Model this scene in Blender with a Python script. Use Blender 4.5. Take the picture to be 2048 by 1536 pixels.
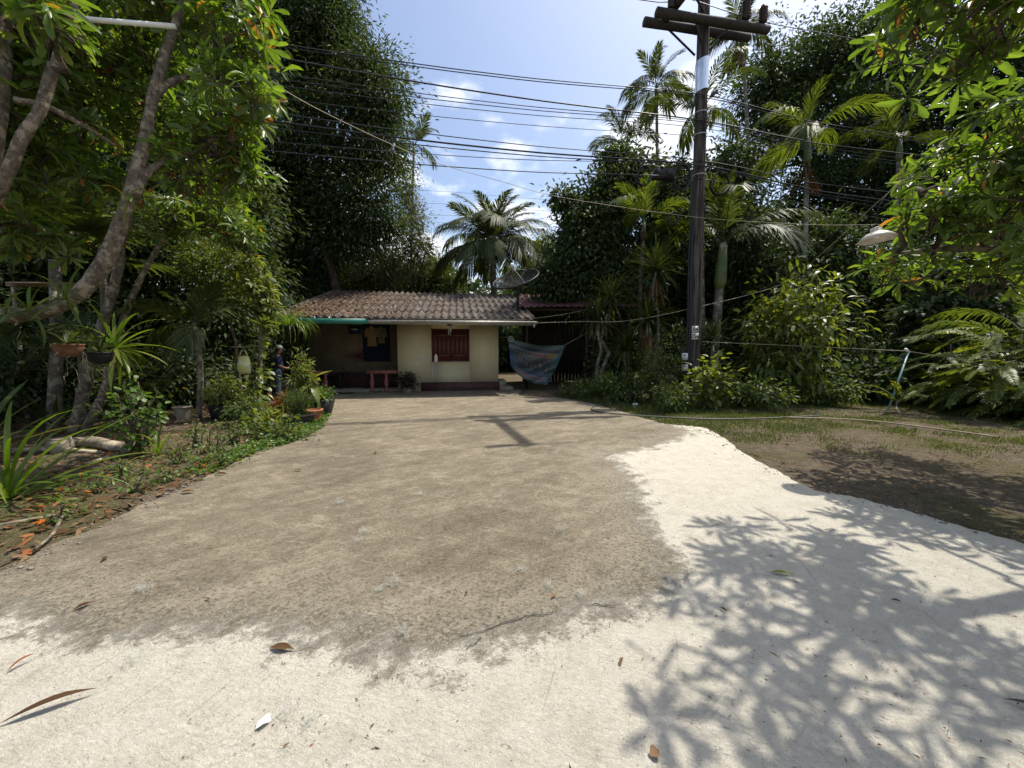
import bpy, math, random
import numpy as np
from mathutils import Vector, Matrix, Euler

for o in list(bpy.data.objects):
    bpy.data.objects.remove(o, do_unlink=True)
scene = bpy.context.scene
C = scene.collection
R = math.radians

# ------------------------------------------------------------------ camera
CAM_H, FPX, PITCH = 1.6, 760.0, R(5.1)
cam_d = bpy.data.cameras.new('camera')
cam_d.sensor_width = 36.0
cam_d.lens = 36.0 * FPX / 2048.0
cam_d.clip_start, cam_d.clip_end = 0.05, 3000
cam = bpy.data.objects.new('camera', cam_d)
C.objects.link(cam)
cam.location = (0, 0, CAM_H)
cam.rotation_euler = (math.pi / 2 - PITCH, 0, 0)
scene.camera = cam

# ------------------------------------------------------------------ light
SUN = Vector((0.44, 0.245, 1.0)).normalized()          # towards the sun
SUN_EL = math.asin(SUN.z)
SUN_AZ = math.atan2(SUN.x, SUN.y)
sl = bpy.data.lights.new('sun', 'SUN')
sl.energy = 4.2
sl.angle = R(0.53)
sl.color = (1.0, 0.94, 0.84)
sun = bpy.data.objects.new('sun', sl)
C.objects.link(sun)
sun.rotation_euler = SUN.to_track_quat('Z', 'Y').to_euler()

world = bpy.data.worlds.new('World')
scene.world = world
world.use_nodes = True
wn, wl = world.node_tree.nodes, world.node_tree.links
wn.clear()
sky = wn.new('ShaderNodeTexSky')
sky.sky_type = 'NISHITA'
sky.sun_disc = False
sky.sun_elevation = SUN_EL
sky.sun_rotation = SUN_AZ
sky.altitude = 0
sky.air_density = 1.0
sky.dust_density = 2.6
sky.ozone_density = 1.3
bg = wn.new('ShaderNodeBackground')
bg.inputs['Strength'].default_value = 0.15
wo = wn.new('ShaderNodeOutputWorld')
tc = wn.new('ShaderNodeTexCoord')
# cumulus: a layered noise in sky directions, flattened towards the horizon
sep = wn.new('ShaderNodeSeparateXYZ'); wl.new(tc.outputs['Generated'], sep.inputs[0])
def wmath(op, a, b=None, c=None):
    n = wn.new('ShaderNodeMath'); n.operation = op
    for i, v in enumerate((a, b, c)):
        if v is None: continue
        if isinstance(v, (int, float)): n.inputs[i].default_value = v
        else: wl.new(v, n.inputs[i])
    return n.outputs[0]
zc = wmath('ADD', wmath('MAXIMUM', sep.outputs[2], 0.0), 0.30)
cx = wmath('DIVIDE', sep.outputs[0], zc)
cy = wmath('DIVIDE', sep.outputs[1], zc)
comb = wn.new('ShaderNodeCombineXYZ')
wl.new(cx, comb.inputs[0]); wl.new(cy, comb.inputs[1]); wl.new(wmath('MULTIPLY', sep.outputs[2], 2.2), comb.inputs[2])
cn = wn.new('ShaderNodeTexNoise')
cn.inputs['Scale'].default_value = 1.9
cn.inputs['Detail'].default_value = 9
cn.inputs['Roughness'].default_value = 0.56
mapn = wn.new('ShaderNodeMapping'); mapn.inputs['Location'].default_value = (3.1, 1.7, 0.4)
wl.new(comb.outputs[0], mapn.inputs[0]); wl.new(mapn.outputs[0], cn.inputs['Vector'])
low = wn.new('ShaderNodeMapRange')                       # more cloud low over the land
wl.new(sep.outputs[2], low.inputs[0])
low.inputs[1].default_value = 0.56; low.inputs[2].default_value = 0.30
low.inputs[3].default_value = 0.0; low.inputs[4].default_value = 0.085
cm = wn.new('ShaderNodeMapRange'); cm.interpolation_type = 'SMOOTHSTEP'
wl.new(wmath('ADD', cn.outputs['Fac'], low.outputs[0]), cm.inputs[0])
cm.inputs[1].default_value = 0.56; cm.inputs[2].default_value = 0.675
cm.inputs[3].default_value = 0.0; cm.inputs[4].default_value = 0.92
mixc = wn.new('ShaderNodeMix'); mixc.data_type = 'RGBA'
wl.new(cm.outputs[0], mixc.inputs[0])
wl.new(sky.outputs[0], mixc.inputs[6]); mixc.inputs[7].default_value = (6.2, 6.4, 6.7, 1)
wl.new(mixc.outputs[2], bg.inputs['Color'])
wl.new(bg.outputs[0], wo.inputs['Surface'])

scene.view_settings.view_transform = 'Standard'
scene.view_settings.look = 'None'
scene.view_settings.exposure = 0.5
scene.view_settings.gamma = 1.0
scene.view_settings.use_curve_mapping = False
scene.cycles.use_denoising = True
scene.cycles.max_bounces = 8
scene.cycles.diffuse_bounces = 4
scene.cycles.transmission_bounces = 4
scene.cycles.sample_clamp_indirect = 6.0
scene.cycles.caustics_reflective = False
scene.cycles.caustics_refractive = False

# ------------------------------------------------------------------ helpers
SP, CP = math.sin(PITCH), math.cos(PITCH)
def ray(px, py):
    u, v = (px - 1024) / FPX, -(py - 768) / FPX
    return Vector((u, CP + SP * v, -SP + CP * v))
def P(px, py, Y):
    d = ray(px, py)
    return Vector((0, 0, CAM_H)) + d * (Y / d.y)
def G(px, py, z=0.0):
    d = ray(px, py)
    return Vector((0, 0, CAM_H)) + d * ((z - CAM_H) / d.z)
def proj(p):
    x, y, z = p[0], p[1], p[2] - CAM_H
    dep = y * CP - z * SP
    return 1024 + FPX * x / dep, 768 - FPX * (y * SP + z * CP) / dep, dep

W = {}
def _link(o, parent=None):
    C.objects.link(o)
    if parent is not None:
        o.parent = parent
        o.matrix_parent_inverse = W[parent.name].inverted()
    W[o.name] = o.matrix_basis.copy()
    return o
def tag(o, label, cat, group=None, kind=None):
    if label: o['label'] = label
    if cat: o['category'] = cat
    if group: o['group'] = group
    if kind: o['kind'] = kind
    return o
def thing(name, label, cat, loc=(0, 0, 0), group=None):
    o = bpy.data.objects.new(name, None)
    o.location = loc
    o.empty_display_size = 0.1
    _link(o)
    return tag(o, label, cat, group)
def mesh_data(name, V, F, mat=None, rnd=None, smooth=False):
    """F: list of int arrays, each (n,3) or (n,4)"""
    me = bpy.data.meshes.new(name)
    V = np.asarray(V, dtype=np.float32).reshape(-1, 3)
    F = [np.asarray(f, dtype=np.int32) for f in F if len(f)]
    me.vertices.add(len(V)); me.vertices.foreach_set('co', V.ravel())
    loops = np.concatenate([f.ravel() for f in F])
    tot = np.concatenate([np.full(len(f), f.shape[1], dtype=np.int32) for f in F])
    start = np.concatenate([[0], np.cumsum(tot)[:-1]]).astype(np.int32)
    me.loops.add(len(loops)); me.loops.foreach_set('vertex_index', loops)
    me.polygons.add(len(tot)); me.polygons.foreach_set('loop_start', start)
    me.polygons.foreach_set('loop_total', tot)
    if smooth: me.polygons.foreach_set('use_smooth', np.ones(len(tot), dtype=bool))
    if rnd is not None:
        a = me.attributes.new('rnd', 'FLOAT', 'POINT')
        a.data.foreach_set('value', np.asarray(rnd, dtype=np.float32))
    me.update(calc_edges=True)
    if mat: me.materials.append(mat)
    return me
def obj(name, V, F, mat, parent=None, rnd=None, smooth=False, loc=None):
    V = np.asarray(V, dtype=np.float64).reshape(-1, 3)
    if loc is not None: V = V - np.asarray(loc)
    o = bpy.data.objects.new(name, mesh_data(name, V, F, mat, rnd, smooth))
    if loc is not None: o.location = loc
    return _link(o, parent)
def inst(name, me, parent, M):
    o = bpy.data.objects.new(name, me)
    o.matrix_basis = M
    C.objects.link(o)
    if parent is not None:
        o.parent = parent
        o.matrix_parent_inverse = W[parent.name].inverted()
    W[o.name] = M.copy()
    return o

class MB:
    """collects simple shapes; build() links them as one mesh object"""
    def __init__(s, M=None):
        s.V, s.Q, s.T, s.n, s.M = [], [], [], 0, M
    def add(s, V, F):
        V = np.asarray(V, dtype=np.float64).reshape(-1, 3)
        if s.M is not None:
            m = np.array(s.M); V = V @ m[:3, :3].T + m[:3, 3]
        s.V.append(V)
        for f in F:
            f = np.asarray(f)
            if len(f) == 0: continue
            (s.Q if f.shape[1] == 4 else s.T).append(f + s.n)
        s.n += len(V)
        return s
    def box(s, x0, x1, y0, y1, z0, z1):
        V = [(x, y, z) for z in (z0, z1) for y in (y0, y1) for x in (x0, x1)]
        return s.add(V, [[(0, 2, 3, 1), (4, 5, 7, 6), (0, 1, 5, 4), (2, 6, 7, 3), (0, 4, 6, 2), (1, 3, 7, 5)]])
    def beam(s, a, b, w, h, up=(0, 0, 1)):
        a, b = Vector(a), Vector(b)
        d = (b - a).normalized(); S = d.cross(Vector(up)).normalized() * w / 2
        N = S.cross(d).normalized() * h / 2
        V = [p + i * S + j * N for p in (a, b) for i, j in ((-1, -1), (1, -1), (1, 1), (-1, 1))]
        return s.add(V, [[(0, 1, 2, 3), (4, 7, 6, 5), (0, 4, 5, 1), (1, 5, 6, 2), (2, 6, 7, 3), (3, 7, 4, 0)]])
    def tube(s, pts, r, sides=8, cap=True):
        V, F = tube(pts, r, sides, cap)
        return s.add(V, F)
    def lathe(s, prof, c=(0, 0, 0), n=16, cap=True, axis=(0, 0, 1)):
        q = Vector((0, 0, 1)).rotation_difference(Vector(axis).normalized()).to_matrix()
        V, Q, T = [], [], []
        for r, z in prof:
            for k in range(n):
                a = 2 * math.pi * k / n
                V.append(Vector(c) + q @ Vector((r * math.cos(a), r * math.sin(a), z)))
        for i in range(len(prof) - 1):
            for k in range(n):
                k2 = (k + 1) % n
                Q.append((i * n + k, i * n + k2, (i + 1) * n + k2, (i + 1) * n + k))
        if cap:
            V.append(Vector(c) + q @ Vector((0, 0, prof[0][1]))); V.append(Vector(c) + q @ Vector((0, 0, prof[-1][1])))
            b = len(prof) * n
            for k in range(n):
                T.append((b, (k + 1) % n, k)); T.append((b + 1, b - n + k, b - n + (k + 1) % n))
        return s.add(V, [Q, T])
    def build(s, name, mat, parent=None, smooth=False, rnd=None, loc=None):
        F = []
        if s.Q: F.append(np.concatenate(s.Q))
        if s.T: F.append(np.concatenate(s.T))
        return obj(name, np.concatenate(s.V), F, mat, parent, rnd, smooth, loc)

def tube(pts, radii, sides=8, cap=True):
    pts = np.array([tuple(p) for p in pts], dtype=float)
    n = len(pts)
    radii = np.full(n, radii) if np.isscalar(radii) else np.asarray(radii, dtype=float)
    t = np.gradient(pts, axis=0); t /= np.linalg.norm(t, axis=1)[:, None] + 1e-9
    up = np.array([0, 0, 1.0]) if abs(t[0][2]) < 0.9 else np.array([1.0, 0, 0])
    V = []
    s = np.cross(t[0], up); s /= np.linalg.norm(s)
    for i in range(n):
        s = s - t[i] * np.dot(s, t[i]); s /= np.linalg.norm(s) + 1e-9
        b = np.cross(t[i], s)
        for k in range(sides):
            a = 2 * math.pi * k / sides
            V.append(pts[i] + radii[i] * (math.cos(a) * s + math.sin(a) * b))
    Q = [(i * sides + k, i * sides + (k + 1) % sides, (i + 1) * sides + (k + 1) % sides, (i + 1) * sides + k)
         for i in range(n - 1) for k in range(sides)]
    T = []
    if cap:
        V.append(pts[0]); V.append(pts[-1]); b = n * sides
        for k in range(sides):
            T.append((b, (k + 1) % sides, k)); T.append((b + 1, b - sides + k, b - sides + (k + 1) % sides))
    return np.array(V), [np.array(Q), np.array(T, dtype=int).reshape(-1, 3)]
def smooth_path(pts, sub=4):
    """Catmull-Rom through pts (lists of equal-length tuples)"""
    p = np.array([tuple(q) for q in pts], dtype=float)
    p = np.vstack([2 * p[0] - p[1], p, 2 * p[-1] - p[-2]])
    out = []
    for i in range(1, len(p) - 2):
        for k in range(sub):
            t = k / sub
            out.append(0.5 * ((2 * p[i]) + (-p[i - 1] + p[i + 1]) * t + (2 * p[i - 1] - 5 * p[i] + 4 * p[i + 1] - p[i + 2]) * t ** 2
                              + (-p[i - 1] + 3 * p[i] - 3 * p[i + 1] + p[i + 2]) * t ** 3))
    out.append(p[-2])
    return np.array(out)

# ------------------------------------------------------------------ materials
class NT:
    def __init__(s, name):
        s.m = bpy.data.materials.new(name); s.m.use_nodes = True
        s.n, s.l = s.m.node_tree.nodes, s.m.node_tree.links
        s.b = s.n['Principled BSDF']; s.out = s.n['Material Output']
    def node(s, t, **kw):
        n = s.n.new(t)
        for k, v in kw.items(): setattr(n, k, v)
        return n
    def set(s, sock, v):
        if hasattr(v, 'is_output') or hasattr(v, 'links'): s.l.new(v, sock)
        else: sock.default_value = v
    def math(s, op, a, b=None, c=None):
        n = s.node('ShaderNodeMath', operation=op)
        for i, v in enumerate((a, b, c)):
            if v is not None: s.set(n.inputs[i], v)
        return n.outputs[0]
    def coord(s, scale=(1, 1, 1), rot=(0, 0, 0), kind='Object', loc=(0, 0, 0)):
        t = s.node('ShaderNodeTexCoord'); m = s.node('ShaderNodeMapping')
        m.inputs['Scale'].default_value = scale; m.inputs['Rotation'].default_value = rot; m.inputs['Location'].default_value = loc
        s.l.new(t.outputs[kind], m.inputs[0]); return m.outputs[0]
    def noise(s, vec, scale, detail=4, rough=0.55, dist=0.0):
        n = s.node('ShaderNodeTexNoise')
        s.l.new(vec, n.inputs['Vector']); n.inputs['Scale'].default_value = scale
        n.inputs['Detail'].default_value = detail; n.inputs['Roughness'].default_value = rough; n.inputs['Distortion'].default_value = dist
        return n.outputs['Fac']
    def ramp(s, fac, stops):
        r = s.node('ShaderNodeValToRGB'); e = r.color_ramp.elements
        while len(e) < len(stops): e.new(0.5)
        for q, (p, c) in zip(e, stops):
            q.position = p; q.color = (*c, 1) if len(c) == 3 else c
        s.set(r.inputs[0], fac); return r.outputs[0]
    def mr(s, v, a, b, c=0.0, d=1.0, smooth=True):
        n = s.node('ShaderNodeMapRange')
        if smooth: n.interpolation_type = 'SMOOTHSTEP'
        s.set(n.inputs[0], v)
        for i, q in enumerate((a, b, c, d)): s.set(n.inputs[i + 1], q)
        return n.outputs[0]
    def mix(s, f, a, b, mode='MIX'):
        n = s.node('ShaderNodeMix', data_type='RGBA', blend_type=mode)
        s.set(n.inputs[0], f)
        s.set(n.inputs[6], (*a, 1) if isinstance(a, tuple) else a)
        s.set(n.inputs[7], (*b, 1) if isinstance(b, tuple) else b)
        return n.outputs[2]
    def bump(s, h, strength=0.3, dist=0.02, prev=None):
        n = s.node('ShaderNodeBump'); n.inputs['Strength'].default_value = strength; n.inputs['Distance'].default_value = dist
        s.l.new(h, n.inputs['Height'])
        if prev is not None: s.l.new(prev, n.inputs['Normal'])
        s.l.new(n.outputs[0], s.b.inputs['Normal']); return n.outputs[0]
    def fin(s, color=None, rough=None, metal=None, spec=None):
        if color is not None: s.set(s.b.inputs['Base Color'], (*color, 1) if isinstance(color, tuple) else color)
        if rough is not None: s.set(s.b.inputs['Roughness'], rough)
        if metal is not None: s.b.inputs['Metallic'].default_value = metal
        if spec is not None: s.b.inputs['Specular IOR Level'].default_value = spec
        return s.m

def leaf_mat(name, stops, rough=0.42, trans=0.35, tint=(1.6, 1.9, 0.55), spec=0.5):
    """leaf colour by a per-leaf random value, light passing through the blade"""
    k = NT(name)
    at = k.node('ShaderNodeAttribute', attribute_name='rnd')
    oi = k.node('ShaderNodeObjectInfo')
    v = k.math('FRACT', k.math('ADD', at.outputs['Fac'], oi.outputs['Random']))
    col = k.ramp(v, stops)
    mot = k.noise(k.coord(), 9, 3)
    col = k.mix(k.mr(mot, 0.3, 0.75), col, k.mix(1.0, col, (0.72, 0.80, 0.72), 'MULTIPLY'))
    k.fin(col, rough, spec=spec)
    tr = k.node('ShaderNodeBsdfTranslucent')
    k.l.new(k.mix(1.0, col, tint, 'MULTIPLY'), tr.inputs['Color'])
    mx = k.node('ShaderNodeMixShader'); mx.inputs[0].default_value = trans
    k.l.new(k.b.outputs[0], mx.inputs[1]); k.l.new(tr.outputs[0], mx.inputs[2])
    k.l.new(mx.outputs[0], k.out.inputs['Surface'])
    return k.m
def bark_mat(name, a, b, scale=6, stretch=4, bump=0.6):
    k = NT(name)
    v = k.coord((1, 1, 1.0 / stretch))
    n1 = k.noise(v, scale, 6, 0.65); n2 = k.noise(k.coord(), scale * 0.55, 4, 0.6)
    c = k.ramp(n1, [(0.34, a), (0.62, b)])
    c = k.mix(k.mr(n2, 0.52, 0.60), c, (min(b[0] * 1.6, .5), min(b[1] * 1.65, .5), min(b[2] * 1.6, .45)))
    k.bump(n1, bump, 0.03)
    return k.fin(c, 0.85, spec=0.2)
def plain(name, col, rough=0.6, var=0.25, scale=8, metal=0.0, bump=0.0, spec=0.4, kind='Object'):
    k = NT(name)
    n = k.noise(k.coord(kind=kind), scale, 5, 0.6)
    lo = tuple(c * (1 - var) for c in col); hi = tuple(min(1, c * (1 + var)) for c in col)
    c = k.ramp(n, [(0.3, lo), (0.7, hi)])
    if bump: k.bump(n, bump, 0.01)
    return k.fin(c, rough, metal, spec)
rng = np.random.default_rng(7)
# ------------------------------------------------------------------ ground, driveway
def pts_ground(px): return [tuple(G(x, y))[:2] for x, y in px]
LEFT = pts_ground([(0, 1152), (95, 1102), (200, 1058), (300, 1003), (400, 966), (470, 930), (520, 906), (585, 886), (632, 862), (652, 836), (660, 806)])
RIGHT = pts_ground([(2048, 1088), (1900, 1052), (1800, 1022), (1700, 997), (1640, 986), (1560, 951), (1480, 906), (1442, 876), (1415, 858), (1325, 849), (1255, 828), (1190, 809), (1120, 797), (1035, 792)])
POLY = [(-4.2, -6)] + [(-4.2, 1.0)] + LEFT + [(-6.0, 12.0), (-8.6, 13.2), (-9.2, 16.0), (-0.3, 16.2), (0.4, 15.2)] + RIGHT[::-1] + [(6.5, 2.6), (8, 0), (8, -6)]
WHITE = pts_ground([(0, 1242), (100, 1266), (200, 1276), (400, 1272), (560, 1272), (700, 1292), (830, 1316), (950, 1308), (1100, 1268), (1200, 1236), (1300, 1190), (1332, 1150), (1328, 1092), (1292, 1042), (1276, 986), (1254, 946), (1213, 915), (1290, 902), (1360, 880), (1392, 862)])
WPOLY = [(-12, -6), (-12, 2.0)] + WHITE + [RIGHT[9]] + [(RIGHT[8][0] + .3, RIGHT[8][1] + .2)] + [(x + .6, y + .3) for x, y in RIGHT[:8][::-1]] + [(9, 1), (9, -6)]
def sdist(XY, poly):
    """signed distance (inside positive) of points to a polygon"""
    poly = np.array(poly); a, b = poly, np.roll(poly, -1, 0)
    best = np.full(len(XY), 1e9); inside = np.zeros(len(XY), dtype=bool)
    for p, q in zip(a, b):
        d = q - p; t = np.clip(((XY - p) @ d) / (d @ d + 1e-12), 0, 1)
        best = np.minimum(best, np.linalg.norm(XY - (p + t[:, None] * d), axis=1))
        c = ((p[1] > XY[:, 1]) != (q[1] > XY[:, 1]))
        with np.errstate(divide='ignore', invalid='ignore'):
            xi = (q[0] - p[0]) * (XY[:, 1] - p[1]) / (q[1] - p[1] + 1e-15) + p[0]
        inside ^= (c & (XY[:, 0] < xi))
    return np.where(inside, best, -best)
def vnoise(XY, s, seed=0):
    """smooth value noise for relief"""
    r = np.random.default_rng(seed); T = r.random((64, 64))
    u = XY * s; i = np.floor(u).astype(int); f = u - i; f = f * f * (3 - 2 * f)
    g = lambda dx, dy: T[(i[:, 0] + dx) % 64, (i[:, 1] + dy) % 64]
    return (g(0, 0) * (1 - f[:, 0]) + g(1, 0) * f[:, 0]) * (1 - f[:, 1]) + (g(0, 1) * (1 - f[:, 0]) + g(1, 1) * f[:, 0]) * f[:, 1]
def in_drive(x, y): return sdist(np.array([[x, y]]), POLY)[0]

# soil sheet to the horizon
k = NT('soil')
v = k.coord()
n1, n2, n3 = k.noise(v, 0.5, 5), k.noise(v, 7, 6, 0.7), k.noise(v, 60, 3, 0.7)
c = k.ramp(n2, [(0.25, (0.062, 0.047, 0.031)), (0.5, (0.125, 0.100, 0.068)), (0.75, (0.20, 0.165, 0.115))])
c = k.mix(k.mr(n1, 0.45, 0.62), c, k.mix(1.0, c, (0.72, 0.80, 0.50), 'MULTIPLY'))
c = k.mix(k.mr(n3, 0.54, 0.68), c, (0.25, 0.20, 0.135))
n4 = k.noise(v, 24, 5, .75); c = k.mix(k.mr(n4, .55, .68, 0, .7), c, (0.05, 0.038, 0.026))
k.bump(n3, 0.8, 0.015, k.bump(k.math('ADD', n2, n4), 0.9, 0.05))
M_soil = k.fin(c, 0.95, spec=0.15)
def grid(x0, x1, y0, y1, st):
    xs = np.arange(x0, x1 + st / 2, st); ys = np.arange(y0, y1 + st / 2, st)
    X, Y = np.meshgrid(xs, ys); nx, ny = len(xs), len(ys)
    i = (np.arange(ny - 1)[:, None] * nx + np.arange(nx - 1)[None]).ravel()
    return np.stack([X.ravel(), Y.ravel()], 1), np.stack([i, i + 1, i + nx + 1, i + nx], 1)
XY, Q = grid(-30, 34, -8, 40, 0.25)
sd = sdist(XY, POLY)
h = (vnoise(XY, .9, 1) - .5) * 0.05 + (vnoise(XY, 2.7, 2) - .5) * 0.03
h = np.where(sd > 0, -0.05, h * np.clip(-sd / 0.5, 0.15, 1) + np.clip(-sd, 0, .4) * 0.03)
V = np.column_stack([XY, h])
n0 = len(V)
far = [(-1500, -1500), (1500, -1500), (1500, 1500), (-1500, 1500)]
Vf = np.array([(x, y, -0.06) for x, y in far])
g = obj('ground', np.vstack([V, Vf]), [np.vstack([Q, [[n0, n0 + 1, n0 + 2, n0 + 3]]])], M_soil, smooth=True)
tag(g, None, None, kind='structure')

# concrete driveway: worn tan cement with a white lime-washed skim along the near and east side
k = NT('driveway_concrete')
v = k.coord()
at = k.node('ShaderNodeAttribute', attribute_name='rnd')
def aniso(ax, ay, deg, scale, det=6, rough=.7, dist=0.0):
    r_ = k.coord((1, 1, 1), (0, 0, R(deg))); m_ = k.node('ShaderNodeMapping'); m_.inputs['Scale'].default_value = (ax, ay, 1); k.l.new(r_, m_.inputs[0]); return k.noise(m_.outputs[0], scale, det, rough, dist)
swp, swp2 = aniso(1, 2.6, -38, 1.0, 9, .74), aniso(1, 2.2, 20, 1.5, 9, .74)
big, mid, fine = k.noise(v, 0.5, 5, .6), k.noise(v, 5.5, 8, 0.74), k.noise(v, 42, 5, 0.78)
grit = k.noise(v, 150, 3, 0.7)
pit = aniso(1, 2.2, 20, 24, 5, .75, 1.2)
s1, s2, s3 = aniso(1, 26, -35, 1.6, 4, .6), aniso(1, 22, 14, 1.9, 4, .6), aniso(1, 24, -70, 1.5, 4, .6)
tan = k.ramp(k.math('ADD', k.math('MULTIPLY', swp, .6), k.math('MULTIPLY', mid, .4)), [(0.36, (0.135, 0.113, 0.078)), (0.50, (0.225, 0.190, 0.134)), (0.62, (0.345, 0.297, 0.214))])
tan = k.mix(k.mr(swp2, 0.53, 0.68, 0, .85), tan, (0.38, 0.328, 0.238))
tan = k.mix(k.mr(big, 0.47, 0.62, 0, .8), tan, k.mix(1.0, tan, (0.72, 0.71, 0.70), 'MULTIPLY'))
for sc, am in ((s1, .75), (s2, .6), (s3, .45)): tan = k.mix(k.mr(sc, .635, .68, 0, am), tan, (0.42, 0.365, 0.265))
tan = k.mix(k.mr(fine, 0.48, 0.66, 0, 0.75), tan, (0.085, 0.068, 0.045))
tan = k.mix(k.mr(fine, 0.44, 0.34, 0, 0.55), tan, (0.39, 0.335, 0.235))
tan = k.mix(k.mr(grit, 0.56, 0.68, 0, 0.6), tan, (0.075, 0.062, 0.042))
tan = k.mix(k.mr(grit, 0.43, 0.33, 0, 0.5), tan, (0.42, 0.37, 0.27))
wht = k.ramp(mid, [(0.28, (0.46, 0.425, 0.345)), (0.5, (0.565, 0.53, 0.44)), (.7, (.61, .575, .485))])
wht = k.mix(k.mr(swp2, 0.52, 0.68, 0, 0.5), wht, (0.46, 0.425, 0.345))
wht = k.mix(k.mr(fine, 0.55, 0.68, 0, 0.5), wht, (0.34, 0.30, 0.225))
wht = k.mix(k.mr(pit, .60, .68, 0, .8), wht, (0.20, 0.175, 0.13))
wht = k.mix(k.mr(grit, 0.62, 0.72, 0, 0.45), wht, (0.28, 0.245, 0.185))
for sc, am in ((s1, .35), (s3, .45)): wht = k.mix(k.mr(sc, .63, .68, 0, am), wht, (0.33, 0.29, 0.215))
edge = k.math('ADD', at.outputs['Fac'], k.math('MULTIPLY', k.math('SUBTRACT', mid, 0.5), 0.9))
edge = k.math('ADD', edge, k.math('MULTIPLY', k.math('SUBTRACT', fine, 0.5), 0.6))
edge = k.math('ADD', edge, k.math('MULTIPLY', k.math('SUBTRACT', swp, 0.5), 0.8))
mask = k.mr(edge, -0.16, 0.12)
pale = k.mr(edge, -0.95, 0.05, 0, 0.5)                       # dust carried off the skim
col = k.mix(k.math('MULTIPLY', pale, k.mr(fine, .62, .42)), tan, (0.40, 0.365, 0.285))
col = k.mix(mask, col, wht)
b0 = k.bump(grit, 0.5, 0.004)
b1 = k.bump(k.math('ADD', fine, k.math('MULTIPLY', pit, -1.0)), 1.0, 0.016, b0)
b2 = k.bump(k.math('ADD', k.math('ADD', k.math('MULTIPLY', mask, .4), mid), k.math('MULTIPLY', s1, .5)), 0.6, 0.022, b1)
M_drive = k.fin(col, 0.9, spec=0.2)
def slab(name, poly, st, top, mat, white=None):
    p = np.array(poly)
    XY, Q = grid(p[:, 0].min() - st, p[:, 0].max() + st, p[:, 1].min() - st, p[:, 1].max() + st, st)
    sd = sdist(XY, poly) + (vnoise(XY, 4, 5) - .5) * 0.10 + (vnoise(XY, 11, 6) - .5) * .04
    keep = (sd[Q] > -st * 1.1).all(1)
    Q = Q[keep]; u, inv = np.unique(Q, return_inverse=True); Q = inv.reshape(Q.shape); XY = XY[u]; sd = sd[u]
    z = np.where(sd > 0, top, top - 0.055 * np.clip(-sd / st, 0, 1)) + (vnoise(XY, .8, 8) - .5) * 0.012
    return np.column_stack([XY, z]), Q, XY
V, Q, XY = slab('driveway', POLY, 0.07, 0.03, M_drive)
wd = sdist(XY, WPOLY)
d = obj('driveway', V, [Q], M_drive, rnd=wd, smooth=True)
tag(d, None, None, kind='structure')
# ------------------------------------------------------------------ house
HO = G(997, 781)
HA = R(8)
HM = Matrix.Translation(HO) @ Matrix.Rotation(HA, 4, 'Z')
def H(x, y, z): return HM @ Vector((x, y, z))
def hb(): return MB(HM)
k = NT('wall_render')
v = k.coord()
n1, n2, n3 = k.noise(v, 1.1, 5, 0.6), k.noise(v, 14, 5, 0.65), k.noise(k.coord((5, 5, 0.5)), 1.6, 5, .6)
c = k.ramp(n1, [(0.3, (0.52, 0.44, 0.275)), (0.7, (0.63, 0.545, 0.355))])
c = k.mix(k.mr(n3, 0.55, 0.8, 0, 0.75), c, (0.36, 0.30, 0.19))
sx = k.node('ShaderNodeSeparateXYZ'); k.l.new(v, sx.inputs[0])
dirt = k.math('ADD', sx.outputs[2], k.math('MULTIPLY', n2, 0.5))
c = k.mix(k.mr(dirt, 0.95, 0.45, 0, 0.6), c, (0.27, 0.23, 0.165))     # splash stain along the foot
k.bump(n2, 0.25, 0.006)
M_wall = k.fin(c, 0.85, spec=0.2)
M_base = plain('base_paint', (0.085, 0.038, 0.034), 0.7, 0.35, 5, bump=0.2)
M_red = NT('shutter_wood')
k = M_red; n = k.noise(k.coord((22, 22, 1.2)), 2, 5, 0.6)
k.bump(n, 0.3, 0.004); M_red = k.fin(k.ramp(n, [(0.3, (0.055, 0.014, 0.011)), (0.7, (0.125, 0.034, 0.024))]), 0.55)
M_grey = plain('aged_metal', (0.34, 0.33, 0.30), 0.5, 0.35, 9, metal=0.3, bump=0.2)
M_green = plain('fascia_green', (0.022, 0.16, 0.125), 0.45, 0.25, 6)
M_dark = plain('dark_wood', (0.032, 0.022, 0.016), 0.75, 0.4, 10, bump=0.3)
M_pink = plain('pink_concrete', (0.30, 0.105, 0.085), 0.8, 0.45, 11, bump=0.4)
M_navy = plain('navy_cloth', (0.008, 0.012, 0.028), 0.9, 0.3, 6)
M_cem = plain('cement', (0.26, 0.225, 0.17), 0.9, 0.3, 6, bump=0.3)
M_white = plain('white_plastic', (0.72, 0.72, 0.68), 0.4, 0.1, 10)
M_black = plain('black_rubber', (0.012, 0.012, 0.013), 0.6, 0.3, 12)
M_terra = plain('terracotta', (0.30, 0.11, 0.055), 0.85, 0.35, 9, bump=0.3)
M_iron = plain('dark_iron', (0.03, 0.03, 0.032), 0.5, 0.4, 14, metal=0.5)

house = thing('house', 'low cream rendered house with corrugated grey roof and open porch', 'house', HO)
EY, EZ, RY, RZ = -1.6, 2.70, 4.6, 4.42
SLOPE = (RZ - EZ) / (RY - EY)
XR, PITCHW = 1.15, 0.27
def roofz(y): return EZ + (y - EY) * SLOPE
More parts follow.
